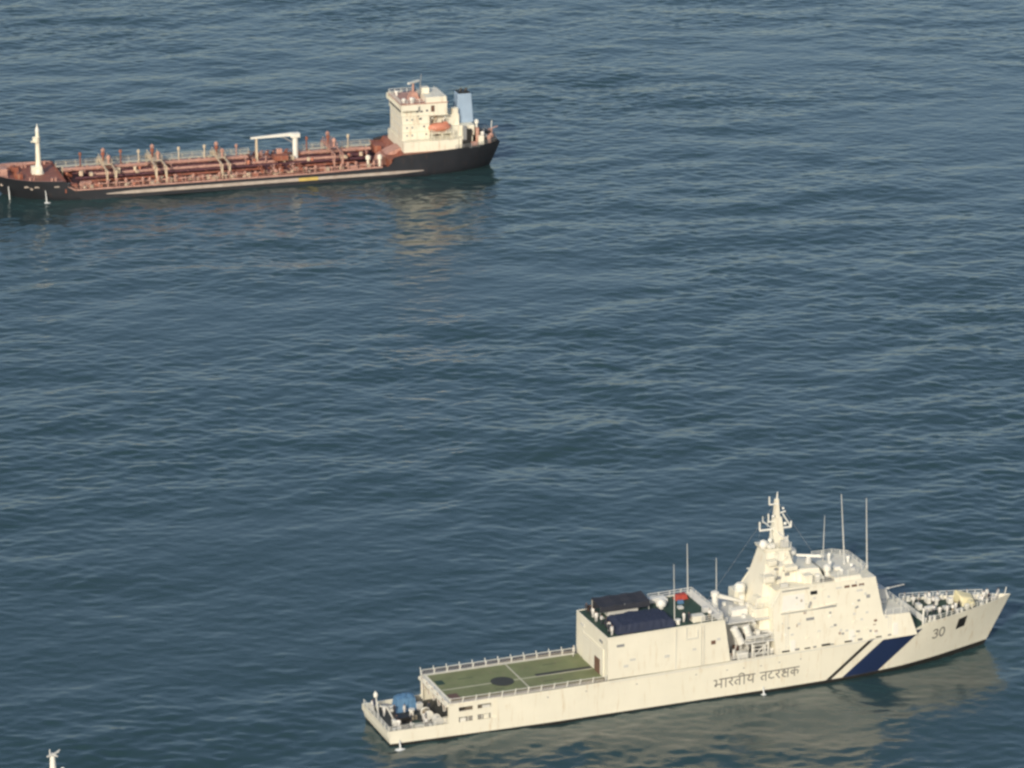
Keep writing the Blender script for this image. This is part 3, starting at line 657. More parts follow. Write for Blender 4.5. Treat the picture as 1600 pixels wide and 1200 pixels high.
# ---- quarterdeck fittings
def bollard(xx, yy, zz):
    m = MB()
    for d in (-.35, .35): m.lathe([(.2, 0), (.2, .7), (.28, .75), (.28, .85)], (xx + d, yy, zz), 8)
    m.build('mooring_bollard', 'white2', G)
for p in ((1.2, -4.6), (1.2, 4.6), (6.6, -5.0), (6.6, 5.0)): bollard(*p, 1.6)
MB().lathe([(.55, 0), (.35, .3), (.35, .8), (.5, 1.0), (.5, 1.15)], (5.4, 0.6, 1.6), 12).build('capstan', 'white2', G, smooth=True)
m = MB().lathe([(.75, -.75), (.75, -.65), (.4, -.62), (.4, .62), (.75, .65), (.75, .75)], (7.2, -1.0, 2.4), 14, 'y'); m.box(6.5, 7.9, -.98, -.85, 1.6, 2.4); m.build('hawser_reel', 'white2', G)
MB().lathe([(.62, -.6), (.62, .6)], (7.2, -1.0, 2.4), 12, 'y').build('hawser_coil', 'rope', G)
m = MB().lathe([(.7, -.7), (.7, -.6), (.4, -.58), (.4, .58), (.7, .6), (.7, .7)], (7.9, -3.6, 2.35), 14, 'y'); m.box(7.3, 8.5, -3.6, -3.5, 1.6, 2.3); m.build('hawser_reel', 'greywhite', G)
MB().box(2.6, 4.6, -1.2, .9, 1.6, 2.35).build('towing_gear_box', 'black', G, bevel=.1)
MB().box(3.9, 5.4, -3.9, -2.6, 1.6, 2.3).build('deck_locker', 'deckgreen', G, bevel=.08)
MB().tube((1.0, 2.6, 1.6), (.6, 2.9, 5.4), .12, .07, 6).build('ensign_staff', 'white2', G)
MB().lathe([(.12, 0), (.3, .15), (.34, .5), (.2, .8), (.02, .9)], (.66, 2.85, 4.4), 10).build('stern_light', 'white2', G)
MB().path([(2.6, .8, 1.6), (1.6, .6, 3.6), (.5, .5, 4.0)], .13, 6).build('stern_davit', 'white2', G)
railing(G, [(-.3, -5.4, 2.5), (-.3, 5.4, 2.5)], .8, 1.4, 'white2', .04); railing(G, [(-.2, -5.55, 2.5), (8.5, -5.8, 2.5)], .7, 1.5, 'white2', .035)

# more fittings: ladders, pipes, doors and lockers on the superstructure, rigging, foredeck gear
def ladder(x, y0, z0, z1, slope=0.0):
    m = MB()
    for d in (-.22, .22): m.tube((x + d, y0, z0), (x + d, y0 + slope, z1), .04, n=4)
    n = int((z1 - z0) / .35)
    for i in range(1, n): f = i / n; m.tube((x - .22, y0 + slope * f, z0 + (z1 - z0) * f), (x + .22, y0 + slope * f, z0 + (z1 - z0) * f), .03, n=4)
    m.build('ladder', 'greywhite', G)
ladder(62.4, -6.25, 5.7, 12.0, .62); ladder(79.4, -6.2, 5.9, 9.3, .3); ladder(64.0, -1.9, 16.0, 20.4, .5); ladder(48.6, -6.22, 5.7, 12.3, .08)
for xx, za in ((62.9, 5.75), (72.6, 6.0), (79.9, 6.15)): on_side(xx, xx + .85, za, za + 1.9, 'weather_door', 'white2', .06)
for xx, zz in ((69.4, 10.9), (73.9, 11.2), (71.4, 7.4), (76.0, 7.2)): on_side(xx, xx + .35, zz, zz + .3, 'porthole', 'grey', .05)
for i, (xx, zz) in enumerate(((63.5, 16.6), (62.5, 18.0), (61.8, 14.2), (64.2, 13.5), (63.0, 12.0))):
    y = ty(zz); MB().box(xx, xx + .7, -y - .07, -y + .05, zz, zz + .45).build('tower_louvre', ('grey', 'greywhite')[i % 2], G)
m = MB()
for a, b in (((63.1, 0, 27.8), (70.0, 0, 17.5)), ((62.9, -4.4, 23.2), (61.5, -4.8, 15.7)), ((62.9, 4.4, 23.2), (61.5, 4.8, 15.7)), ((62.9, -2.6, 23.0), (60.9, -3.6, 15.7)), ((62.9, 0, 27.5), (52.0, 0, 13.4))): m.tube(a, b, .02, n=3)
m.build('rigging_wire', 'grey', G)
for i, (xx, yy, zz, r_) in enumerate(((61.4, -1.5, 22.2, .35), (64.2, -1.1, 22.0, .3), (64.1, -.9, 24.3, .26), (62.2, -.7, 25.6, .24), (63.9, -.5, 26.6, .2))):
    MB().ball((xx, yy, zz), r_, 10).build('aerial_dome', 'white2', G, smooth=True)
MB().box(61.0, 62.1, -1.9, -1.2, 21.0, 21.6).build('aerial_box', 'white2', G, bevel=.05)
MB().box(63.2, 64.4, -1.7, -1.1, 20.8, 21.9).build('aerial_box', 'greywhite', G, bevel=.05)
for i, (xx, yy, lx, ly, hh) in enumerate(((66.3, -4.1, 1.0, .6, .8), (67.8, -4.2, .7, .6, 1.1), (61.9, -4.6, 1.2, .4, .6), (72.0, -2.0, 1.0, .8, .5), (73.8, -3.6, .8, .6, .7))):
    z0 = 15.66 if xx < 70.6 else 16.15
    MB().box(xx, xx + lx, yy, yy + ly, z0, z0 + hh).build('deck_box', ('greywhite', 'white2')[i % 2], G, bevel=.05)
for i, (xx, yy, lx, ly, hh, mt_) in enumerate(((88.2, -.9, .9, .9, .7, 'white2'), (91.0, -1.2, 1.1, .7, .6, 'greywhite'), (92.9, .8, .8, .8, .9, 'white2'), (97.9, .4, .9, .7, .6, 'white2'), (99.6, -.5, .7, .6, .8, 'greywhite'), (87.4, .2, .7, 1.2, .9, 'white2'), (89.9, 2.0, .6, .6, 1.0, 'white2'), (94.2, -2.2, .7, .6, .9, 'white'), (95.6, 2.3, .8, .6, .8, 'white2'), (96.9, -1.9, .6, .5, .7, 'white2'))):
    MB().box(xx, xx + lx, yy, yy + ly, fz(xx), fz(xx) + hh).build('foredeck_gear', mt_, G, bevel=.08)
m = MB().path([(94.4, .9, fz(94) + .15), (97.5, .5, fz(97) + .12), (100.2, .2, fz(100) + .12)], .1, 6); m.build('anchor_chain', 'grey', G)
for i, (xx, yy, lx, ly, hh, mt_) in enumerate(((3.0, 3.2, .9, .7, .8, 'white2'), (1.6, -2.0, .7, .7, .9, 'white2'), (4.2, -4.6, 1.2, .6, .7, 'white'), (6.8, 2.2, 1.0, .9, 1.1, 'greywhite'), (2.2, 4.4, 1.1, .6, .7, 'grey'), (5.0, -.8, .8, .6, .6, 'rope'), (8.6, -4.6, .9, .8, 1.2, 'white'))):
    MB().box(xx, xx + lx, yy, yy + ly, 1.6, 1.6 + hh).build('quarterdeck_gear', mt_, G, bevel=.08)
for i, (xx, yy, hh, mt_) in enumerate(((53.6, -5.4, 1.0, 'white2'), (56.5, -3.4, 2.0, 'greywhite'), (59.9, -5.6, 1.1, 'white2'), (60.2, -4.2, 1.8, 'grey'), (54.9, -3.6, 1.4, 'brown'))):
    MB().box(xx, xx + .7, yy, yy + .7, 5.55, 5.55 + hh).build('midships_gear', mt_, G, bevel=.06)
for i, (xx, yy, lx, ly, hh, mt_) in enumerate(((35.0, 5.2, 1.0, .5, .8, 'brown'), (36.2, -5.5, 1.6, .5, .35, 'tpink'), (46.0, 3.6, 1.2, .8, .7, 'white2'), (47.6, .4, .8, .8, .4, 'greywhite'), (50.4, -2.2, 1.0, .7, .8, 'greywhite'), (48.4, 2.4, .9, .6, .5, 'tarp'))):
    MB().box(xx, xx + lx, yy, yy + ly, rz_(xx) + .03, rz_(xx) + .03 + hh).build('roof_gear', mt_, G, bevel=.06)
# tyre scuffs on the flight deck
for xx, yy, lx, mt_ in ((13.2, 2.2, 2.4, 'deckgreen'), (24.6, -3.1, 3.1, 'tyre'), (26.8, 2.9, 2.2, 'deckgreen'), (17.0, -3.4, 1.4, 'tyre')):
    MB().box(xx, xx + lx, yy, yy + .14, FZ + .016, FZ + .02).build('tyre_scuff', mt_, G)

# gallery rails and gear seen through the side openings
for sd in (-1, 1):
    railing(G, [(10.3, sd * 5.9, 2.5), (12.5, sd * 5.9, 2.5)], .75, .7, 'white2', .04); railing(G, [(13.2, sd * 5.9, 2.5), (15.3, sd * 5.9, 2.5)], .75, .7, 'white2', .04)
    MB().box(10.6, 11.4, sd * 5.75 - .12, sd * 5.75 + .12, 2.45, 3.0).build('gallery_locker', 'white2', G)
    MB().box(14.0, 15.2, sd * 5.75 - .1, sd * 5.75 + .1, 4.15, 4.55).build('gallery_locker', 'greywhite', G)
    MB().box(14.2, 15.0, sd * 5.75 - .1, sd * 5.75 + .1, 2.45, 3.1).build('gallery_locker', 'white', G)
# small fittings scattered over the superstructure, tower and hangar sides
rf = np.random.default_rng(77)
for i in range(34):
    xx, zz = rf.uniform(61.5, 77.0), rf.uniform(6.4, 15.0); a, b = rf.uniform(.18, .6), rf.uniform(.15, .4)
    if zz > 9.2 and xx > 76: xx -= 3
    on_side(xx, xx + a, zz, zz + b, 'wall_fitting', ('greywhite', 'white2', 'white', 'tbelt', 'white2', 'greywhite', 'white', 'grey')[int(rf.integers(8))], rf.uniform(.06, .16))
for i in range(16):
    zz = rf.uniform(15.9, 20.3); xx = rf.uniform(61.2, 64.2); y = ty(zz); r_ = rf.uniform(.1, .28)
    MB().box(xx, xx + r_ * 2, -y - r_, -y + .05, zz, zz + r_ * 1.6).build('tower_fitting', ('greywhite', 'white', 'white2', 'grey')[int(rf.integers(4))], G)
for i in range(12):
    xx, yy = rf.uniform(53.0, 60.0), rf.uniform(-5.8, -3.0); hh = rf.uniform(.5, 2.0); a = rf.uniform(.2, .5)
    MB().box(xx, xx + a, yy, yy + a, 5.55, 5.55 + hh).build('midships_gear', ('white2', 'greywhite', 'grey', 'tyre', 'white2', 'brown')[int(rf.integers(6))], G)
for i in range(9):
    xx, yy = rf.uniform(53.0, 60.0), rf.uniform(-4.2, 4.5); hh = rf.uniform(.4, 1.6); a = rf.uniform(.25, .6)
    MB().box(xx, xx + a, yy, yy + a, 11.2, 11.2 + hh).build('casing_top_gear', ('white2', 'greywhite', 'grey', 'white2')[int(rf.integers(4))], G)
# ensign hanging slack from the stern staff and a pennant on the mast
m = MB(); n_ = 8
for i in range(n_ + 1):
    f = i / n_; m.v += [(.58 + .1 * math.sin(f * 9) - f * .25, 2.9 + f * .55, 4.2 - f * .5 + .05 * math.cos(f * 7)), (.62 + .12 * math.sin(f * 8 + .6) - f * .2, 2.88 + f * .45, 3.3 - f * .6)]
m.f = [(2 * i, 2 * i + 2, 2 * i + 3, 2 * i + 1) for i in range(n_)]; m.build('ensign', 'navy', G)

# ------------------------------------------------------------------ loose things on the patrol ship
def loose(name, mb, mat, x, y, z, label, cat, group=None, smooth=False, bevel=0, rz=0):
    o = mb.build(name, mat, None, smooth, bevel); o.location = g_world(x, y, z); o.rotation_euler = (0, 0, GA + rz); return tag(o, label, cat, group)
def tarp_mesh(lx, ly, h, seed, nx=14, ny=10):
    r = np.random.default_rng(seed); m = MB()
    for j in range(ny + 1):
        for i in range(nx + 1):
            a, b = i / nx * 2 - 1, j / ny * 2 - 1
            e = max(abs(a), abs(b)); z = h * (1 - .25 * a * a * .6 - .2 * b * b) if e < .86 else h * .55 if e < .99 else 0.02
            m.v.append((a * lx / 2 + r.normal(0, .03), b * ly / 2 + r.normal(0, .03), z + r.normal(0, .05) * (e < .99)))
    for j in range(ny):
        for i in range(nx): k_ = j * (nx + 1) + i; m.f.append((k_, k_ + 1, k_ + nx + 2, k_ + nx + 1))
    return m
loose('covered_stack', tarp_mesh(9.8, 5.4, 1.6, 3, 20, 14), 'navy', 40.0, -2.9, HZ + .15, 'broad navy canvas cover on the hangar roof beside the white domes', 'cover', smooth=False)
aw = thing('canopy', g_world(39.4, 3.2, HZ + .1), GA, 'charcoal canvas canopy on poles at the aft edge of the hangar roof', 'canopy')
m = MB(); nx_, ny_ = 12, 6
for j in range(ny_ + 1):
    for i in range(nx_ + 1):
        m.v.append((-4 + 8 * i / nx_, -1.6 + 3.4 * j / ny_, 1.7 + .35 * j / ny_ + .07 * math.cos(i * math.pi / 2) + .05 * math.sin(j * 2.1)))
for j in range(ny_):
    for i in range(nx_): k_ = j * (nx_ + 1) + i; m.f.append((k_, k_ + 1, k_ + nx_ + 2, k_ + nx_ + 1))
o = m.build('canopy_cloth', 'charcoal', aw); sl_ = o.modifiers.new('thick', 'SOLIDIFY'); sl_.thickness = .04
MB().box(-4, 4, 1.75, 1.8, .3, 2.0).build('canopy_back', 'charcoal', aw)
MB().box(-4, 4, -1.65, -1.6, .9, 1.7).build('canopy_valance', 'charcoal', aw)
MB().box(-2.6, 2.2, -1.4, .4, 0, .8).build('bench', 'greywhite', aw)
for xx in (-3.9, 0, 3.9):
    for yy in (-1.5, 1.7): MB().tube((xx, yy, 0), (xx, yy, 1.75), .06, n=6).build('canopy_pole', 'greywhite', aw)
aw.rotation_euler = (0, 0, GA)
loose('tarpaulin_bundle', tarp_mesh(3.4, 2.6, 2.3, 9, 10, 8), 'tarp', 5.4, 3.7, 1.62, 'light blue tarpaulin bundle on the stern deck', 'tarpaulin')
loose('covered_equipment', tarp_mesh(2.1, 1.3, .8, 4, 8, 6), 'red', 49.6, 4.4, HZ + .3, 'red covered equipment at the forward rail of the hangar roof', 'cover')
# inflatable boat on its platform
rb = thing('inflatable_boat', g_world(58.4, -4.6, 8.75), GA, 'pale grey inflatable boat on the platform between hangar and bridge', 'boat')
m = MB(); pts = [(-2.2, -.75, 0), (1.0, -.75, 0), (1.9, -.45, .12), (2.4, 0, .2), (1.9, .45, .12), (1.0, .75, 0), (-2.2, .75, 0)]
m.path(pts, .27, 10); [m.ball(p, .27, 10) for p in pts]; m.build('buoyancy_tube', 'greywhite', rb, smooth=True)
MB().hexa([(-2.2, -.3, -.45), (1.6, -.15, -.35), (1.6, .15, -.35), (-2.2, .3, -.45), (-2.2, -.7, .0), (1.9, -.4, .05), (1.9, .4, .05), (-2.2, .7, .0)]).build('boat_hull', 'grey', rb)
MB().box(-2.5, -2.15, -.2, .2, -.4, .6).build('outboard_motor', 'black', rb, bevel=.06)
MB().box(-.5, .1, -.3, .3, .05, .75).build('console', 'white2', rb, bevel=.05)

# ------------------------------------------------------------------ people
def person_mesh(name, pose, top, legs):
    J = {}; E = []; rad = {}
    def v(n, p, r): J[n] = p; rad[n] = r
    v('pelvis', (0, 0, .95), .135); v('waist', (0, 0, 1.1), .125); v('chest', (.01, 0, 1.33), .155); v('neck', (0, 0, 1.5), .055); v('head', (.02, 0, 1.6), .09); v('crown', (.01, 0, 1.72), .085)
    E += [('pelvis', 'waist'), ('waist', 'chest'), ('chest', 'neck'), ('neck', 'head'), ('head', 'crown')]
    for s, sg in (('l', 1), ('r', -1)):
        st = pose.get('step', 0) * sg
        v('hip' + s, (0, .1 * sg, .9), .10); v('knee' + s, (.02 + st * .5, .11 * sg, .5), .065); v('ank' + s, (st - .02, .11 * sg, .09), .045); v('toe' + s, (st + .17, .12 * sg, .04), .04)
        E += [('pelvis', 'hip' + s), ('hip' + s, 'knee' + s), ('knee' + s, 'ank' + s), ('ank' + s, 'toe' + s)]
        arm = pose.get('arm' + s, 'down')
        sh = (0, .2 * sg, 1.42)
        el, wr, dirv = {'down': ((-.03, .26 * sg, 1.13), (.04, .27 * sg, .87), (.02, 0, -1)), 'fwd': ((.14, .24 * sg, 1.2), (.38, .15 * sg, 1.22), (1, -.3 * sg, .05)),
                        'up': ((.1, .3 * sg, 1.6), (.16, .28 * sg, 1.86), (.1, 0, 1)), 'hip': ((-.12, .36 * sg, 1.18), (.03, .2 * sg, 1.02), (.6, -.5 * sg, -.2))}[arm]
        v('sh' + s, sh, .062); v('el' + s, el, .045); v('wr' + s, wr, .03)
        dv = Vector(dirv).normalized(); pm = Vector(wr) + dv * .08; v('palm' + s, tuple(pm), .034)
        E += [('chest', 'sh' + s), ('sh' + s, 'el' + s), ('el' + s, 'wr' + s), ('wr' + s, 'palm' + s)]
        sidev = dv.orthogonal().normalized()
        for i, (off, ln) in enumerate(((-.03, .06), (-.01, .075), (.012, .07), (.032, .055))):
            t_ = pm + sidev * off + dv * ln; v(f'f{i}{s}', tuple(t_), .009); E.append(('palm' + s, f'f{i}{s}'))
        v('th' + s, tuple(Vector(wr) + sidev * .05 + dv * .07), .01); E.append(('palm' + s, 'th' + s))
    names = list(J); ix = {n: i for i, n in enumerate(names)}
    me = bpy.data.meshes.new(name + '_cage'); me.from_pydata([J[n] for n in names], [(ix[a], ix[b]) for a, b in E], [])
    o = bpy.data.objects.new(name + '_cage', me); COL.objects.link(o)
    o.modifiers.new('skin', 'SKIN'); sb = o.modifiers.new('sub', 'SUBSURF'); sb.levels = 1
    for n in names:
        sv = me.skin_vertices[0].data[ix[n]]; r = rad[n]
        sv.radius = (r, r * (1.35 if n in ('chest', 'waist', 'pelvis') else 1)); sv.use_root = n == 'pelvis'
    dg = bpy.context.evaluated_depsgraph_get(); out = bpy.data.meshes.new_from_object(o.evaluated_get(dg)); out.name = name
    bpy.data.objects.remove(o); bpy.data.meshes.remove(me)
    out.materials.clear()
    for mt_ in (top, legs, 'skin', 'hair', 'black'): out.materials.append(M[mt_])
    for p in out.polygons:
        c = p.center; p.use_smooth = True
        p.material_index = 3 if c.z > 1.66 and c.x < .06 or c.z > 1.72 else 2 if c.z > 1.5 and abs(c.y) < .16 else 4 if c.z < .1 else 1 if c.z < .98 and abs(c.y) < .22 else 2 if abs(c.y) > .2 and c.z < .86 else 0
    return out
P_ = [person_mesh('person', {'arml': 'down', 'armr': 'down'}, 'uniform', 'uniform'),
      person_mesh('person', {'arml': 'fwd', 'armr': 'fwd', 'step': .08}, 'uniform', 'darkcloth'),
      person_mesh('person', {'arml': 'up', 'armr': 'down', 'step': .1}, 'uniform', 'darkcloth'),
      person_mesh('person', {'arml': 'hip', 'armr': 'hip'}, 'uniform', 'khaki'),
      person_mesh('person', {'arml': 'down', 'armr': 'fwd'}, 'darkcloth', 'darkcloth')]
def person(kind, x, y, z, rz, label, group=None):
    o = bpy.data.objects.new('person', P_[kind]); COL.objects.link(o)
    o.location = g_world(x, y, z); o.rotation_euler = (0, 0, GA + rz); return tag(o, label, 'person', group)
WEAR = {0: 'in all white uniform', 1: 'in white shirt and dark trousers, arms forward,', 2: 'in white shirt with one arm raised', 3: 'in white shirt and khaki trousers', 4: 'in dark clothing'}
FORE = [(0, 87.2, -3.0, 'beside the davit post'), (1, 88.6, -2.4, 'by the foredeck hatch'), (0, 89.3, -3.1, 'along the starboard foredeck rail'), (3, 91.6, -2.9, 'along the starboard foredeck rail'), (0, 90.6, -3.0, 'along the starboard foredeck rail'),
 (0, 88.9, 3.1, 'along the port foredeck rail'), (0, 90.6, 3.0, 'along the port foredeck rail'), (1, 91.9, 2.8, 'along the port foredeck rail'), (0, 89.8, 2.7, 'along the port foredeck rail'), (4, 88.0, 1.2, 'on the open foredeck'), (2, 90.3, .9, 'on the open foredeck'), (0, 87.6, 2.4, 'on the open foredeck'),
 (0, 93.2, 2.2, 'behind the cream windlass'), (4, 93.2, -1.9, 'behind the cream windlass'), (0, 98.6, .3, 'between bow bollards and rail'), (0, 99.5, 1.0, 'at the very bow'), (1, 97.4, -1.4, 'in front of the cream windlass'), (0, 100.6, -.2, 'at the very bow'), (4, 98.9, -.8, 'between bow bollards and rail'), (0, 86.9, 4.0, 'by the port end of the breakwater'), (0, 96.6, 2.0, 'beside the cream windlass'), (0, 92.4, -2.3, 'along the starboard foredeck rail'), (0, 101.2, .5, 'at the very bow')]
ROOF = [(0, 34.5, -5.2, 'at the starboard aft corner of the hangar roof'), (0, 34.7, -3.6, 'between hangar roof edge and navy cover'), (4, 34.3, -4.4, 'between hangar roof edge and navy cover'), (1, 34.6, -.9, 'between hangar roof edge and navy cover'), (4, 34.9, -2.0, 'between hangar roof edge and navy cover'), (0, 34.4, .6, 'by the hangar roof edge near the canopy'), (0, 34.6, 2.4, 'by the hangar roof edge near the canopy'), (4, 34.4, 4.4, 'at the port aft corner of the hangar roof'), (4, 34.6, 3.4, 'by the hangar roof edge near the canopy'), (0, 46.2, -4.6, 'beside the aerial base on the hangar roof'), (4, 46.9, -4.9, 'beside the hangar roof locker'), (3, 50.2, -4.9, 'beside the hangar roof locker')]
STERN = [(0, .9, 4.9, 'beside the ensign staff'), (0, 2.0, -3.4, 'along the starboard stern bulwark'), (1, 3.4, -4.6, 'along the starboard stern bulwark'), (0, 4.6, 1.5, 'beside the light blue tarpaulin'), (4, 3.2, 1.9, 'beside the light blue tarpaulin'), (4, 4.4, -2.0, 'beside the green stern locker'), (0, 6.3, -2.3, 'beside the hawser reels'), (2, 5.9, -4.3, 'beside the green stern locker'), (4, 8.3, 1.2, 'under the flight deck edge'), (4, 2.2, -1.8, 'beside the black towing gear'), (0, 1.6, 1.9, 'beside the stern davit')]
for rows, zf, grp in ((FORE, lambda x: fz(x), 'crew on the foredeck'), (ROOF, lambda x: rz_(x) + .03, 'crew on the hangar roof'), (STERN, lambda x: 1.6, 'crew on the stern deck')):
    for k_, x, y, where in rows: person(k_, x, y, zf(x), random.uniform(-3, 3), f'person {WEAR[k_]} {where}', grp)
person(0, 32.3, 4.4, FZ + .02, 2.8, 'person in white standing on the flight deck beside the hangar door')

# ================================================================== TANKER
TX, TY, TA = -5.80, 851.61, R(-163.975)
T = thing('tanker_ship', (TX, TY, 0), TA, 'low laden tanker with red pipe deck, cream deckhouse and light blue funnel', 'ship')
def t_world(x, y, z):
    c, s_ = math.cos(TA), math.sin(TA); return (TX + c * x - s_ * y, TY + s_ * x + c * y, z)
def t_top(u):
    x = u * 113.0
    return float(np.interp(x, [-4, 0, 13, 22, 24.5, 26, 43, 96.5, 97.5, 104, 113], [6.2, 5.9, 5.4, 5.0, 4.4, 2.75, 2.4, 2.5, 4.6, 4.9, 5.8]))
TH_ = Hull(lambda z: -0.25 * max(0, z), lambda z: 109.5 + .75 * max(z, 0),
           [(0, 3.0), (.03, 5.4), (.08, 7.8), (.15, 9.1), (.22, 9.4), (.85, 9.4), (.91, 7.8), (.96, 4.6), (1, 0.3)],
           [(0, 5.8), (.03, 7.4), (.08, 8.7), (.15, 9.35), (.22, 9.4), (.87, 9.4), (.93, 8.5), (.97, 6.0), (1, 0.6)], 5.0, t_top, .9)
us = sorted(set(list(np.linspace(0, 1, 90)) + [x / 113 for x in (24.5, 26, 96.5, 97.5)] + [.99, .995]))
TH_.loft(us, lambda u: -1.5, t_top, 10).build('hull', 'thull', T, smooth=True)
TDZ = 1.95
TH_.deck(23, 99, TDZ, .1).build('main_deck', 'tdeck', T)
TH_.deck(-1.3, 25, lambda x: 5.0 if x < 22 else 4.2, .12).build('poop_deck', 'tred', T)
TH_.deck(97.3, 113.2, 4.35, .12).build('forecastle_deck', 'tred', T)
TH_.bulwark(97.4, 112.6, lambda x: t_top(x / 113) , lambda x: 4.35, .3).build('forecastle_bulwark', 'tpink', T)
MB().box(97.1, 97.35, -9.1, 9.1, TDZ, 4.55).build('forecastle_bulkhead', 'tred', T)
MB().box(24.3, 24.6, -9.2, 9.2, TDZ, 4.3).build('poop_bulkhead', 'tred', T)
TH_.bulwark(-1.3, 24.0, lambda x: t_top(x / 113), lambda x: 5.0 if x < 22 else 4.2, .2).build('poop_bulwark', 'thull', T)
# fenders belt, pale, with a yellow length
def belt(x0, x1, z0, z1, t, mat, n=30, name='side_belt'):
    for sd in (-1, 1):
        m = MB(); xs = np.linspace(x0, x1, n); zz0, zz1 = z0, z1
        for x in xs:
            k_ = min(1, .15 + max(0, min(x - 17, 88.5 - x)) / 7); z1 = 1.25 + (zz1 - 1.25) * k_; z0 = 1.25 + (zz0 - 1.25) * k_
            m.v += [(x, sd * (TH_.half(x, z0) - .1), z0), (x, sd * (TH_.half(x, z0) + t), z0), (x, sd * (TH_.half(x, z1) + t * .7), z1), (x, sd * (TH_.half(x, z1) - .1), z1 + .06)]
        for i in range(n - 1):
            for j in range(3): m.f.append((4 * i + j, 4 * i + 4 + j, 4 * i + 5 + j, 4 * i + 1 + j))
        z0, z1 = zz0, zz1
        m.build(name, mat, T)
belt(17, 41.2, .95, 1.55, .22, 'tbelt'); belt(41.22, 45.6, .93, 1.57, .23, 'tyellow', 8); belt(45.62, 88.5, .95, 1.6, .22, 'tbelt')
for sd in (-1, 1):
    m = MB(); xs = np.linspace(26.5, 97, 40)
    for a, b in zip(xs[:-1], xs[1:]):
        m.tube((a, sd * (TH_.half(a, 2.4) - .02), t_top(a / 113)), (b, sd * (TH_.half(b, 2.4) - .02), t_top(b / 113)), .2, n=5)
    m.build('gunwale', 'tpink', T)
# draught-mark like scrapes: plates on the bow
# ---- piping on deck
def tpipe(y, z, r, x0, x1, mat, n=8, name='cargo_pipe'):
    m = MB(); xs = np.linspace(x0, x1, 9)
    for a, b in zip(xs[:-1], xs[1:]): m.tube((a, y, z), (b, y, z), r, n=n, cap=False)
    for x in np.arange(x0 + 3, x1 - 1, 6.1): m.tube((x - .12, y, z), (x + .12, y, z), r * 1.45, n=n)
    return m.build(name, mat, T, smooth=True)
for i, (y, z, r, mt_) in enumerate(((-1.2, 3.5, .34, 'tpipe'), (-.2, 3.4, .30, 'tpipe'), (.8, 3.5, .36, 'tpink'), (1.9, 3.2, .30, 'tpipe'), (2.9, 3.4, .34, 'tpipe'), (4.0, 2.9, .24, 'tred'), (-2.6, 3.1, .3, 'tpipe'), (-4.0, 3.0, .25, 'tpink'))):
    tpipe(y, z, r, 27 + (i % 3) * 2.2, 94 - (i % 4) * 1.8, mt_)
tpipe(6.2, 2.7, .18, 27, 92, 'tpink', 6, 'vapour_pipe'); tpipe(-6.4, 2.7, .18, 27, 92, 'tred', 6, 'vapour_pipe')
for x in np.arange(28, 96, 3.05):
    m = MB()
    for y in (-4.4, -2.0, .3, 2.4, 4.4): m.box(x - .09, x + .09, y - .09, y + .09, TDZ, 3.1)
    m.box(x - .1, x + .1, -4.6, 4.6, 2.62, 2.8)
    m.build('pipe_support', 'tred', T)
# raised pipe tray alongside the catwalk
for xa, xb in ((26.6, 42.8), (54.6, 74.2), (77.2, 96.0)):
    MB().box(xa, xb, -2.2, -.6, 4.3, 4.42).build('pipe_tray', 'tpink', T)
    for yy in (-1.9, -1.4, -.9): MB().tube((xa, yy, 4.55), (xb, yy, 4.55), .13, n=6).build('deck_pipe', 'tpink', T)
# catwalk
WZ = 4.75
for k_, (xa, xb) in enumerate(((26.2, 43.8), (54.0, 62), (62.1, 76), (76.1, 86), (86.1, 97.3))):
    MB().box(xa, xb, -3.9, -2.7, WZ, WZ + .1).build('catwalk', 'twalk', T)
    railing(T, [(xa, -3.9, WZ + .1), (xb, -3.9, WZ + .1)], 1.0, 2.0, 'twalk', .035, rails=2); railing(T, [(xa, -2.7, WZ + .1), (xb, -2.7, WZ + .1)], 1.0, 2.0, 'tframe', .03, rails=2)
    for x in np.arange(xa + 1, xb, 4.4):
        MB().box(x - .1, x + .1, -3.85, -3.65, TDZ, WZ).box(x - .1, x + .1, -2.95, -2.75, TDZ, WZ).build('catwalk_leg', 'tframe', T)
# platforms / frames across the deck
def frame(x, wide, top, mat='tframe'):
    m = MB()
    for xx in (x - wide / 2, x + wide / 2):
        for y in (-6.0, 6.6): m.box(xx - .14, xx + .14, y - .14, y + .14, TDZ, top)
        m.box(xx - .14, xx + .14, -6.2, 6.8, top - .28, top)
        m.tube((xx, 6.6, TDZ + .4), (xx, 3.6, top - .2), .1, n=5); m.tube((xx, -6.0, TDZ + .4), (xx, -3.4, top - .2), .1, n=5)
    m.build('gantry_frame', mat, T)
    MB().box(x - wide / 2, x + wide / 2, -4.6, 1.6, top + .005, top + .1).build('gantry_platform', mat, T)
    railing(T, [(x - wide / 2, 1.6, top + .1), (x - wide / 2, -4.6, top + .1)], 1.0, 1.6, mat, .05, rails=2); railing(T, [(x + wide / 2, 1.6, top + .1), (x + wide / 2, -4.6, top + .1)], 1.0, 1.6, mat, .05, rails=2)
    for i, (dx, y) in enumerate(((-.4, .6), (.5, -1.4), (.1, -3.4))):
        MB().lathe([(.22, 0), (.22, 1.0 + .3 * i), (.45, 1.1 + .3 * i), (.45, 1.6 + .3 * i), (.1, 1.9 + .3 * i)], (x + dx, y, top + .1), 8).build('vent_head', ('tpink', 'tred', 'tpink')[i], T)
frame(86.6, 1.9, 5.6); frame(75.6, 2.2, 5.7); frame(61.2, 1.7, 5.3); frame(35.8, 1.9, 5.9, 'tpink')
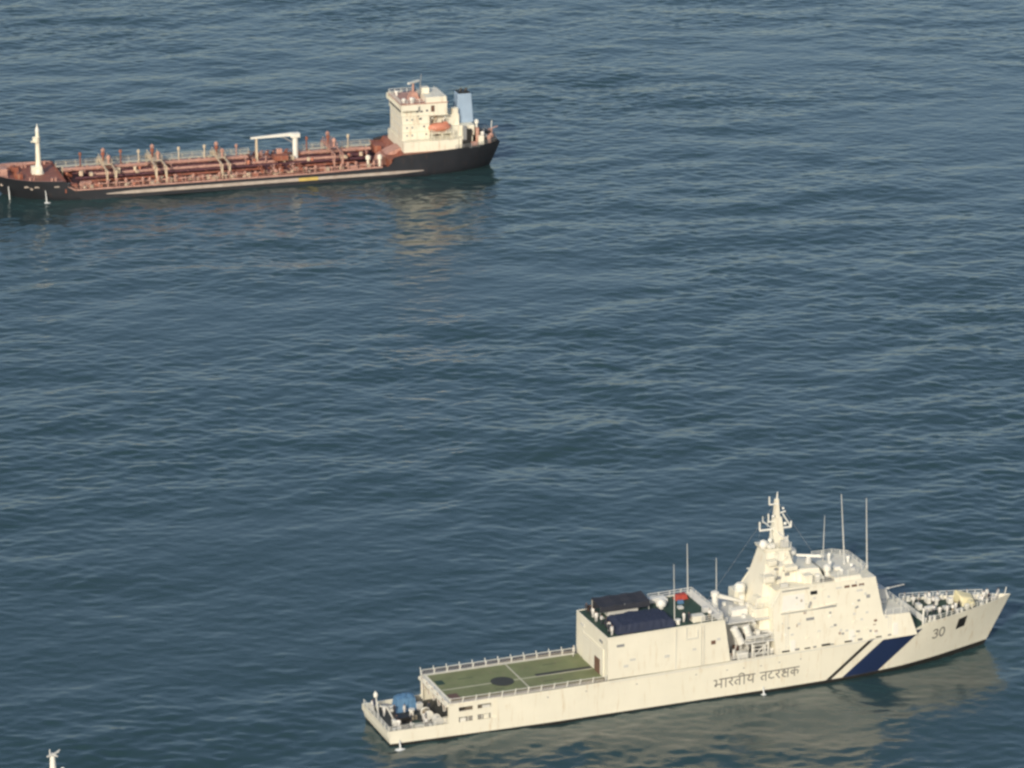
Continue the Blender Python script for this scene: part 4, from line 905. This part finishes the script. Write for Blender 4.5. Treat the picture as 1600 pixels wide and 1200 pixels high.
# tank vents and fittings along the near and far sides
vp = MB().lathe([(.14, 0), (.14, 1.0), (.34, 1.1), (.34, 1.45), (.12, 1.65)], (0, 0, 0), 8).build('vent_post', 'tpink', T); first = True
i = 0
for x in np.arange(28, 95, 1.93):
    for sd in (1, -1):
        o = vp if first else copy_part(vp, T); first = False
        o.location = (x + random.uniform(-.35, .35), sd * (7.2 + random.uniform(-.5, .6)), TDZ); s_ = random.uniform(.75, 1.25); o.scale = (1, 1, s_)
ht = MB().lathe([(.85, 0), (.85, .75), (1.0, .8), (1.0, .95), (.3, 1.1)], (0, 0, 0), 12).build('tank_hatch', 'tred', T); first = True
for x in (30, 39.5, 50, 58, 66.5, 71.5, 81, 90):
    for sd in (1, -1):
        o = ht if first else copy_part(ht, T); first = False
        o.location = (x, sd * 5.3, TDZ)
for (x, y, lx, ly, h, mt_) in ((92, 4.6, 2.4, 1.6, 1.1, 'tpink'), (89.6, 6.6, 1.6, 1.0, .9, 'orange'), (95.0, 6.0, 1.6, 1.4, 1.2, 'tred'), (68, 6.4, 1.4, .9, .8, 'tpink'), (55, 6.6, 2.0, 1.0, .9, 'tred'), (32.5, 6.8, 1.8, 1.0, 1.0, 'tpink'), (47.0, 6.9, 1.4, 1.0, 1.1, 'tframe'), (94.5, -5, 2, 1.6, 1.2, 'tred')):
    MB().box(x - lx / 2, x + lx / 2, y - ly / 2, y + ly / 2, TDZ, TDZ + h).build('deck_box', mt_, T, bevel=.08)
# manifold amidships
for j, x in enumerate(np.arange(44.6, 53.5, 1.45)):
    m = MB().tube((x, -7.6, 3.2), (x, 7.6, 3.2), .24, n=8)
    for sd in (-1, 1): m.tube((x, sd * 7.6, 3.2), (x, sd * 7.85, 3.2), .42, n=8); m.tube((x, sd * 6.3, 3.2), (x, sd * 6.3, 4.2), .12, n=6); m.lathe([(.4, 0), (.4, .08)], (x, sd * 6.3, 4.2), 8)
    m.build('manifold_pipe', ('tred', 'tpink', 'tpipe')[j % 3], T)
MB().box(44, 53.8, 7.2, 8.6, TDZ, TDZ + .5).build('drip_tray', 'tred', T); MB().box(44, 53.8, -8.6, -7.2, TDZ, TDZ + .5).build('drip_tray', 'tred', T)
# hose crane: post, horizontal boom and crutch
MB().lathe([(.75, 0), (.62, 2.5), (.62, 6.6), (.8, 6.7), (.8, 7.4)], (44.1, 0, TDZ), 12).build('crane_post', 'white2', T, smooth=True)
MB().box(43.1, 45.2, -.8, .8, 8.5, 9.5).build('crane_house', 'white2', T, bevel=.12)
MB().hexa([(44.6, -.35, 8.9), (54.2, -.22, 8.75), (54.2, .22, 8.75), (44.6, .35, 8.9), (44.6, -.35, 9.6), (54.2, -.22, 9.15), (54.2, .22, 9.15), (44.6, .35, 9.6)]).build('crane_boom', 'white2', T)
MB().tube((44.4, 0, 7.2), (47.2, 0, 8.9), .16, n=8).build('crane_ram', 'grey', T)
m = MB()
for y in (-.9, .9): m.tube((52.9, y, TDZ), (52.9, y * .4, 8.7), .17, n=6)
m.tube((52.9, -.7, 5.2), (52.9, .7, 5.2), .1, n=5).tube((52.9, -.5, 8.7), (52.9, .5, 8.7), .15, n=6); m.build('boom_crutch', 'tframe', T)
MB().box(46.4, 49.6, 1.0, 3.4, 4.2, 5.3).build('valve_house', 'tred', T, bevel=.1)
MB().box(47.4, 48.6, .4, 1.4, 5.3, 6.4).build('valve_stand', 'tpink', T, bevel=.08)
# valves, small pipes and boxes crowding the tank deck
rv = np.random.default_rng(21)
vl = [MB().lathe([(.13, 0), (.13, .9), (.1, .95)], (0, 0, 0), 6).lathe([(.36, 0), (.36, .07)], (0, 0, 1.0), 8).build('deck_valve', 'tpink', T),
      MB().lathe([(.16, 0), (.16, .8)], (0, 0, 0), 6).lathe([(.42, 0), (.42, .08)], (0, 0, .85), 8).build('deck_valve', 'tframe', T),
      MB().box(-.35, .35, -.3, .3, 0, .9).build('valve_box', 'tframe', T), MB().box(-.5, .5, -.35, .35, 0, .7).build('valve_box', 'tframe', T),
      MB().lathe([(.3, 0), (.3, .5), (.2, .6)], (0, 0, 0), 8).build('sounding_pipe', 'orange', T)]
for i in range(120):
    p_ = vl[i % 5]; o = p_ if i < 5 else copy_part(p_, T)
    y = rv.choice([rv.uniform(4.6, 8.3), rv.uniform(-8.0, -4.8), rv.uniform(-.4, 3.4)], p=[.6, .15, .25])
    o.location = (rv.uniform(27, 96), y, TDZ if abs(y) > 4.5 else 3.75); o.rotation_euler = (0, 0, rv.uniform(0, 3)); s_ = rv.uniform(.7, 1.3); o.scale = (s_, s_, s_)
for x in np.arange(29, 96, 4.7):
    MB().tube((x, 4.0, 2.75), (x + rv.uniform(-.2, .2), 8.2, 2.45), .13, n=6).tube((x + .4, -4.0, 2.75), (x + .4, -8.2, 2.45), .13, n=6).build('branch_pipe', ('tpipe', 'tpink', 'tred')[int(rv.integers(3))], T)
for x in (31.5, 41.0, 57.0, 64.2, 70.0, 79.0, 83.0, 92.0):
    MB().tube((x, -2.3, 4.4), (x, -2.3, 6.6 + (x % 3) * .3), .14, n=6).lathe([(.3, 0), (.34, .5), (.1, .7)], (x, -2.3, 6.6 + (x % 3) * .3), 8).build('vent_mast', ('tpink', 'tframe', 'tred')[int(x) % 3], T)
# side railings
for sd in (1, -1):
    railing(T, [(26.5, sd * 9.2, 2.4), (60, sd * 9.2, 2.4), (88, sd * 9.2, 2.45), (97, sd * 8.9, 2.5)], .95, 2.4, 'tpink', .045, rails=2)
# ---- forecastle
fm = MB().lathe([(1.2, 0), (.75, 1.6), (.62, 2.0), (.38, 9.6)], (101.6, 0, 4.35), 12); fm.build('foremast', 'thouse', T, smooth=True)
MB().box(100.9, 103.2, -.8, .8, 4.35, 6.1).build('mast_house', 'thouse', T, bevel=.1)
MB().lathe([(.2, 0), (.8, .25), (.85, 1.3), (.7, 1.35)], (101.9, .2, 11.3), 10).build('crows_nest', 'thouse', T, smooth=True)
MB().box(101.0, 103.1, -.25, .25, 11.5, 11.7).build('mast_light_bracket', 'thouse', T)
MB().lathe([(.4, 0), (.45, .5), (.35, .9), (.12, 1.4), (.05, 2.0)], (101.6, 0, 13.6), 10).build('masthead_light', 'white2', T, smooth=True)
for (x, y) in ((106.5, 3.0), (106.5, -3.0)):
    MB().lathe([(.55, -1.1), (.55, 1.1)], (x, y, 5.1), 12, 'y').box(x - .8, x + .8, y - 1.0, y - .8, 4.35, 5.5).box(x - .8, x + .8, y + .8, y + 1.0, 4.35, 5.5).build('anchor_windlass', 'tred', T)
MB().box(108.6, 110.2, -1.4, 1.4, 4.35, 6.2).build('bow_locker', 'tpink', T, bevel=.15)
for (x, y) in ((104, 5.8), (104, -5.8), (109.5, 3.2), (109.5, -3.2), (99.5, 7.5), (99.5, -7.5)):
    m = MB()
    for d in (-.4, .4): m.lathe([(.25, 0), (.25, .7), (.35, .8)], (x + d, y, 4.35), 8)
    m.build('mooring_bollard', 'tpink', T)
m = MB()
for k_ in (0, 2, 3):
    x = 98.6 + k_ * 2.1; y = TH_.half(x, 3.2) + .02; m.box(x, x + 1.1, y - .05, y + .05, 3.3 - .02 * k_, 3.6)
m.build('worn_plates', 'tbelt', T)
for x, z in ((104.4, 3.0), (110.2, 3.2)):
    y = TH_.half(x, z); MB().lathe([(.35, -.05), (.35, .08)], (x, y, z), 10, 'y').build('hawse_pipe', 'tbelt', T)
# ---- deckhouse aft
def tbox(x0, x1, y0, y1, z0, z1, name, mat='thouse', bevel=0.0): return MB().box(x0, x1, y0, y1, z0, z1).build(name, mat, T, bevel=bevel)
tbox(8.4, 21.0, -7.2, 7.2, 5.0, 7.3, 'lower_house'); tbox(4.6, 8.4, -5.2, 5.2, 5.0, 7.29, 'lower_house_aft')
tbox(14.6, 20.9, -5.4, 5.4, 7.3, 15.2, 'accommodation_block')
tbox(9.6, 14.6, -3.2, 3.2, 7.3, 12.6, 'aft_house')
tbox(10.6, 21.1, -5.55, 5.55, 12.9, 15.5, 'bridge_deck')
tbox(10.5, 14.6, 3.2, 5.6, 12.7, 12.9, 'bridge_deck_overhang')
tbox(17.6, 21.4, -6.9, 6.9, 14.4, 14.6, 'bridge_wing')
for sd in (-1, 1):
    tbox(17.6, 21.4, sd * 6.85 - .06, sd * 6.85 + .06, 14.6, 15.6, 'wing_bulwark'); tbox(21.28, 21.4, min(sd * 5.56, sd * 6.78), max(sd * 5.56, sd * 6.78), 14.6, 15.6, 'wing_bulwark')
tbox(10.4, 21.3, -5.7, 5.7, 15.5, 15.66, 'bridge_roof', 'tpink')
tbox(10.7, 15.4, -3.2, 5.5, 15.66, 16.9, 'upper_house')
railing(T, [(15.5, 5.6, 15.66), (21.2, 5.6, 15.66), (21.2, -5.6, 15.66), (15.5, -5.6, 15.66)], .95, 1.2, 'white2', .05, 'roof_railing', 2)
for i in range(7): tbox(21.08, 21.16, -4.9 + i * 1.45, -3.8 + i * 1.45, 13.7, 14.4, 'bridge_window', 'glass')
for (x, z, w_, h_) in ((16.2, 13.6, .55, .4), (17.2, 13.6, .5, .4), (15.0, 13.7, .45, .45), (16.4, 11.9, .7, .4), (15.7, 10.1, .4, .4), (15.2, 8.3, .4, .4), (17.0, 12.6, .4, .3)):
    yy = 5.55 if z > 12.9 else 5.4
    o = tbox(x, x + w_, yy - .02, yy + .05, z, z + h_, 'window', 'grey'); MB().box(x + .08, x + w_ - .08, yy + .05, yy + .07, z + .07, z + h_ - .07).build('pane', 'glass', o)
for (x, z) in ((13.5, 14.4), (13.0, 10.4), (10.4, 10.4), (12.0, 8.2)):
    yy = 5.55 if z > 13 else 3.2; tbox(x, x + .8, yy - .02, yy + .06, z - .8, z + .6, 'house_door', 'brown')
m = MB()
for x0, z0, x1, z1 in ((14.4, 7.4, 12.0, 9.0), (14.3, 9.2, 12.2, 12.6)):
    for dy in (3.5, 4.1): m.tube((x0, dy, z0), (x1, dy, z1), .08, n=5)
m.build('stairway', 'tframe', T)
tbox(9.2, 14.6, 3.2, 6.6, 8.7, 8.85, 'boat_deck'); tbox(9.2, 14.6, -6.6, -3.2, 8.7, 8.85, 'boat_deck')
railing(T, [(21.0, 7.1, 7.3), (8.5, 7.1, 7.3)], 1.0, 1.3, 'thouse', .06); railing(T, [(9.3, 6.5, 8.85), (14.5, 6.5, 8.85)], .8, 1.6, 'thouse', .05)
for x in (9.4, 12.0, 14.4): MB().box(x - .12, x + .12, 6.3, 6.55, 7.3, 8.7).build('deck_pillar', 'thouse', T)
for x in (11.0, 14.0):
    MB().path([(x, 4.0, 8.85), (x, 4.2, 11.6), (x, 5.4, 12.1)], .16, 6).build('boat_davit', 'white2', T)
for zz in (9.2, 11.0, 12.9):
    MB().box(14.6, 20.95, 5.4, 5.62, zz, zz + .12).build('deck_ledge', 'thouse', T)
railing(T, [(10.7, 5.5, 15.66), (10.7, -5.5, 15.66)], .9, 1.2, 'white2', .045); railing(T, [(9.7, 3.2, 12.6), (9.7, -3.2, 12.6)], .9, 1.2, 'thouse', .045)
for x in (18.4, 19.6):
    for zz in (8.2, 10.0, 11.8): tbox(x, x + .4, 5.38, 5.45, zz, zz + .4, 'porthole', 'grey')
for yy in (-3.9, -2.2, -.5, 1.2, 2.9):
    for zz in (8.2, 10.0, 11.8): tbox(20.88, 20.95, yy, yy + .6, zz, zz + .55, 'front_window', 'greywhite')
# aft steps, casing, funnel
tbox(4.0, 9.6, -4.4, 4.4, 7.3, 9.6, 'engine_casing'); tbox(7.2, 9.6, -3.0, 3.2, 9.6, 12.0, 'engine_casing_upper'); tbox(7.4, 8.8, 1.6, 3.1, 12.0, 13.4, 'ventilation_trunk')
MB().side([(3.5, 9.6), (7.4, 9.6), (7.0, 16.2), (3.9, 16.2)], lin(9.6, 2.0, 16.2, 1.6)).build('funnel', 'funnel', T, bevel=.15)
MB().side([(4.1, 16.2), (6.8, 16.2), (6.7, 16.55), (4.3, 16.55)], lambda z: 1.4).build('funnel_cap', 'black', T)
for x in (5.0, 6.2): MB().tube((x, .3, 16.5), (x - .3, .3, 17.2), .28, n=8).build('exhaust_pipe', 'black', T)
for (x, y, h, r_, mt_) in ((2.4, 5.2, 2.4, .5, 'white2'), (1.6, 2.0, 2.0, .6, 'greywhite'), (3.2, 3.4, 4.6, .45, 'white2'), (.2, 4.8, 1.6, .5, 'tpink'), (-.3, 1.6, 1.8, .5, 'tpink'), (2.2, -3.8, 2.6, .5, 'white2')):
    m = MB().lathe([(r_ * .6, 0), (r_ * .6, h), (r_, h + .1), (r_ * 1.1, h + .7), (r_ * .5, h + 1.0)], (x, y, 5.0), 10); m.build('ventilator', mt_, T, smooth=True)
for (x, y, lx, ly, h, mt_) in ((.8, 5.4, 2.4, 1.6, 1.5, 'black'), (.4, -.5, 1.6, 3.0, 1.3, 'black'), (2.8, .2, 1.8, 2.6, 2.2, 'grey'), (.3, 3.2, .9, 1.4, 1.0, 'tpink'), (3.0, 6.4, 1.2, 1.0, 2.6, 'thouse'), (6.6, 6.6, 1.8, 1.2, 1.7, 'black'), (4.6, 6.2, 1.4, 1.0, 1.2, 'tpink'), (3.4, 2.6, 1.4, 1.6, 3.9, 'black'), (2.2, -.8, 1.2, 1.6, 3.0, 'black'), (7.9, 6.9, .7, .6, 2.5, 'thouse'), (1.6, 4.2, 1.2, 1.2, 2.3, 'grey'), (2.6, 4.6, 1.0, 1.8, 3.6, 'black'), (5.4, 4.9, 1.2, .8, 3.9, 'black'), (.2, 2.2, 1.0, 2.0, 2.6, 'black'), (3.6, 5.4, .7, .7, 4.2, 'tpink'), (6.4, 4.9, .8, .9, 4.6, 'grey'), (1.0, 5.9, .8, .7, 2.4, 'tpink')):
    tbox(x - lx / 2, x + lx / 2, y - ly / 2, y + ly / 2, 5.0, 5.0 + h, 'stern_machinery', mt_, .1)
railing(T, [(9.4, 8.6, 5.2), (4, 8.3, 5.3), (1.5, 7.0, 5.6), (-.6, 6.0, 5.9), (-1.2, 3.5, 6.0), (-1.3, 0, 6.0), (-1.2, -3.5, 6), (1.5, -7.0, 5.6)], 1.1, 1.6, 'grey', .05)
MB().tube((-.9, 0, 5.0), (-1.3, 0, 9.2), .1, n=6).build('ensign_staff', 'white2', T)
MB().tube((-.4, 3.0, 5.0), (-.4, 3.0, 8.2), .16, n=6).tube((-.4, 3.0, 8.2), (-1.8, 3.0, 8.6), .1, n=6).build('stern_davit', 'tpink', T)
# red foot of the house, breakwater with slopes
MB().side([(21.1, 4.2), (24.6, 2.0), (26.6, 2.0), (25.8, 3.6), (23.4, 4.9), (21.1, 5.6)], lambda z: 2.2, 2.6).build('pump_room_house', 'tpink', T)
tbox(24.4, 26.0, -1.6, .2, 3.6, 5.2, 'pump_room_top', 'tred', .1)
for (x, y) in ((26.6, 7.2), (29.2, 7.0)): MB().lathe([(.3, 0), (.3, 2.0), (.55, 2.1), (.55, 2.8), (.2, 3.1)], (x, y, 2.0), 10).build('mushroom_vent', 'thouse', T)
# bridge-top mast and radars
MB().side([(15.9, 15.66), (18.5, 15.66), (17.8, 17.3), (16.6, 17.3)], lambda z: .9, 1.0).build('radar_mast', 'tpink', T)
MB().box(13.6, 15.3, -.6, 1.4, 16.9, 18.1).build('mast_house', 'thouse', T)
MB().tube((17.2, 1.0, 17.2), (17.2, 1.0, 19.3), .28, .22, 8).build('radar_post', 'tpink', T)
MB().tube((15.8, 1.0, 16.5), (15.3, 1.0, 21.2), .16, .07, 6).build('signal_mast', 'grey', T)
a_ = R(38); MB().hexa([(17.1 + sx * 1.9 * math.cos(a_) - sy * .2 * math.sin(a_), 1.0 + sx * 1.9 * math.sin(a_) + sy * .2 * math.cos(a_), zz) for zz in (19.3, 19.7) for sx, sy in ((-1, -1), (1, -1), (1, 1), (-1, 1))]).build('radar_scanner', 'white2', T)
for (x, y, h) in ((20.2, 4.2, 1.0), (18.6, 4.9, 1.3), (17.9, 3.6, .9), (20.0, -3.0, 1.1)): MB().lathe([(.3, 0), (.3, h * .6), (.5, h * .7), (.4, h)], (x, y, 15.66), 8).build('compass_stand', 'white2', T)
# lifeboat
lb = thing('lifeboat', t_world(12.4, 5.7, 9.9), TA, 'covered faded orange lifeboat hanging beside the tanker deckhouse', 'lifeboat')
m = MB(); st = 13
for i in range(st):
    a = -1 + 2 * i / (st - 1); f = (1 - abs(a) ** 2.6) ** .6 if abs(a) < 1 else 0.02; f = max(f, .03)
    for j in range(12):
        t_ = 2 * math.pi * j / 12; zz = math.sin(t_); m.v.append((a * 2.6, 1.2 * f * math.cos(t_), (1.15 if zz > 0 else .95) * zz * (f * .8 + .2)))
for i in range(st - 1):
    for j in range(12): m.f.append((i * 12 + j, i * 12 + (j + 1) % 12, i * 12 + 12 + (j + 1) % 12, i * 12 + 12 + j))
m.build('lifeboat_hull', 'orange', lb, smooth=True)
MB().box(-1.9, -.9, -.5, .5, .75, 1.25).build('steering_cupola', 'orange', lb, bevel=.15)
m = MB(); 
for a, b in ((-2.4, .1), (-1.2, .02), (0, 0), (1.2, .02), (2.3, .1)): m.box(a - .03, a + .03, 1.0 - b * 2, 1.16 - b * 2, -.1, .12)
m.build('grab_line_cleats', 'white2', lb)

# ================================================================== mast of a third vessel below the frame, with the vessel that carries it
EXx, EYy, EA = -60.55, 472.9, R(20)
EZ = 18.3
V = thing('escort_vessel', (EXx, EYy, 0), EA, 'white tapered mast with small crossed yards, of a vessel otherwise out of view', 'ship')
VH = Hull(lambda z: -.2 * max(0, z), lambda z: 46 + .7 * max(0, z), [(0, 3.3), (.3, 3.9), (.65, 3.6), (.85, 1.9), (1, 0)], [(0, 3.6), (.3, 4.2), (.7, 4.1), (.88, 2.6), (1, 0)], 4.5, lambda u: 2.8 + 2.2 * u * u)
for o in (VH.loft(list(np.linspace(0, 1, 40)), lambda u: -1, lambda u: 2.8 + 2.2 * u * u, 6).build('hull', 'white', V, smooth=True), VH.deck(0.1, 47.5, lambda x: 2.7 + 1.9 * (x / 48) ** 2, .05).build('deck', 'deckgreen', V)):
    o.location = (-24, 0, 0)
MB().side([(-14, 2.6), (10, 2.6), (8.6, 5.6), (-14, 5.6)], lambda z: 3.2).build('deckhouse', 'white', V)
MB().side([(-3, 5.6), (7.8, 5.6), (6.4, 8.8), (-3, 8.8)], lambda z: 2.9).build('wheelhouse', 'white', V)
for i in range(6): MB().box(-1.8 + i * 1.4, -.8 + i * 1.4, -2.95, -2.88, 7.3, 8.1).build('window', 'glass', V)
MB().side([(-2.2, 8.8), (2.2, 8.8), (1.0, 12.5), (-1.0, 12.5)], lin(8.8, 1.2, 12.5, .7)).build('mast_base', 'white2', V)
MB().lathe([(.8, 0), (.5, EZ - 15.4), (.34, EZ - 12.9)], (0, 0, 12.4), 12).build('mast', 'white2', V, smooth=True)
MB().lathe([(.4, 0), (.4, .15)], (0, 0, EZ - .5), 12).build('mast_cap', 'greywhite', V)
MB().tube((-.8, -.35, EZ - .42), (.9, .3, EZ - .2), .15, n=6).build('mast_yard', 'greywhite', V)
MB().tube((.5, -.7, EZ - .4), (-.2, .7, EZ - .3), .13, n=6).build('mast_yard', 'greywhite', V)
MB().tube((.3, 0, EZ - .3), (1.1, .5, EZ - .05), .12, n=6).build('mast_arm', 'greywhite', V)
MB().tube((-.35, 0, EZ - .3), (-.35, 0, EZ + .45), .1, .08, 6).build('top_light_post', 'greywhite', V)
MB().ball((1.25, -.2, EZ - 2.6), .32, 12).build('radome', 'white2', V, smooth=True)
MB().tube((0, 0, EZ - 3.1), (1.25, -.2, EZ - 2.9), .1, n=6).build('radome_arm', 'white2', V)

# ================================================================== water spilling from the hulls, foam
def jet(p0, p1, r, label, splash):
    root = thing('water_jet', (p1[0], p1[1], 0.0), 0, label, 'water jet')
    a, b = Vector(p0) - Vector((p1[0], p1[1], 0)), Vector((0, 0, .05)); m = MB(); pts = []
    for i in range(8):
        t_ = i / 7; p = a.lerp(b, t_); p.z = a.z + (b.z - a.z) * t_ ** 1.8; pts.append(p)
    for i in range(7): m.tube(pts[i], pts[i + 1], r * (.6 + .5 * i / 7), r * (.6 + .5 * (i + 1) / 7), 6, cap=False)
    m.build('water_stream', 'foam', root)
    m = MB(); n = 14; r0 = np.random.default_rng(int(abs(p1[0]) * 10))
    ring = [(math.cos(2 * math.pi * i / n), math.sin(2 * math.pi * i / n)) for i in range(n)]
    js = [r0.uniform(.7, 1.25) for _ in range(n)]
    vs = [(0, 0, .2)] + [(splash * .5 * c * j, splash * .32 * s_ * j, .16) for (c, s_), j in zip(ring, js)] + [(splash * c * j, splash * .62 * s_ * j, .02) for (c, s_), j in zip(ring, js)]
    fs = [(0, 1 + i, 1 + (i + 1) % n) for i in range(n)] + [(1 + i, 1 + n + i, 1 + n + (i + 1) % n, 1 + (i + 1) % n) for i in range(n)]
    m.add(vs, fs).build('splash_foam', 'foam', root, smooth=True)
for x, z, d, lab in ((101.6, 2.6, .8, 'thin white water jet falling from the tanker bow beside the foremast'), (109.0, 3.0, .8, 'thin white water jet falling at the tip of the tanker bow')):
    y = TH_.half(x, z); yw_ = TH_.half(x, 0); jet(t_world(x, y, z), t_world(x - .1, max(y, yw_) + d, 0), .12, lab, .85)
jet(g_world(1.2, -5.75, 1.0), g_world(1.0, -6.9, 0), .13, 'white water jet spilling from the patrol ship stern quarter', 1.0)
jet(g_world(58.4, -6.42, 1.1), g_world(58.3, -7.1, 0), .12, 'small white water jet spilling amidships from the patrol ship hull', .5)
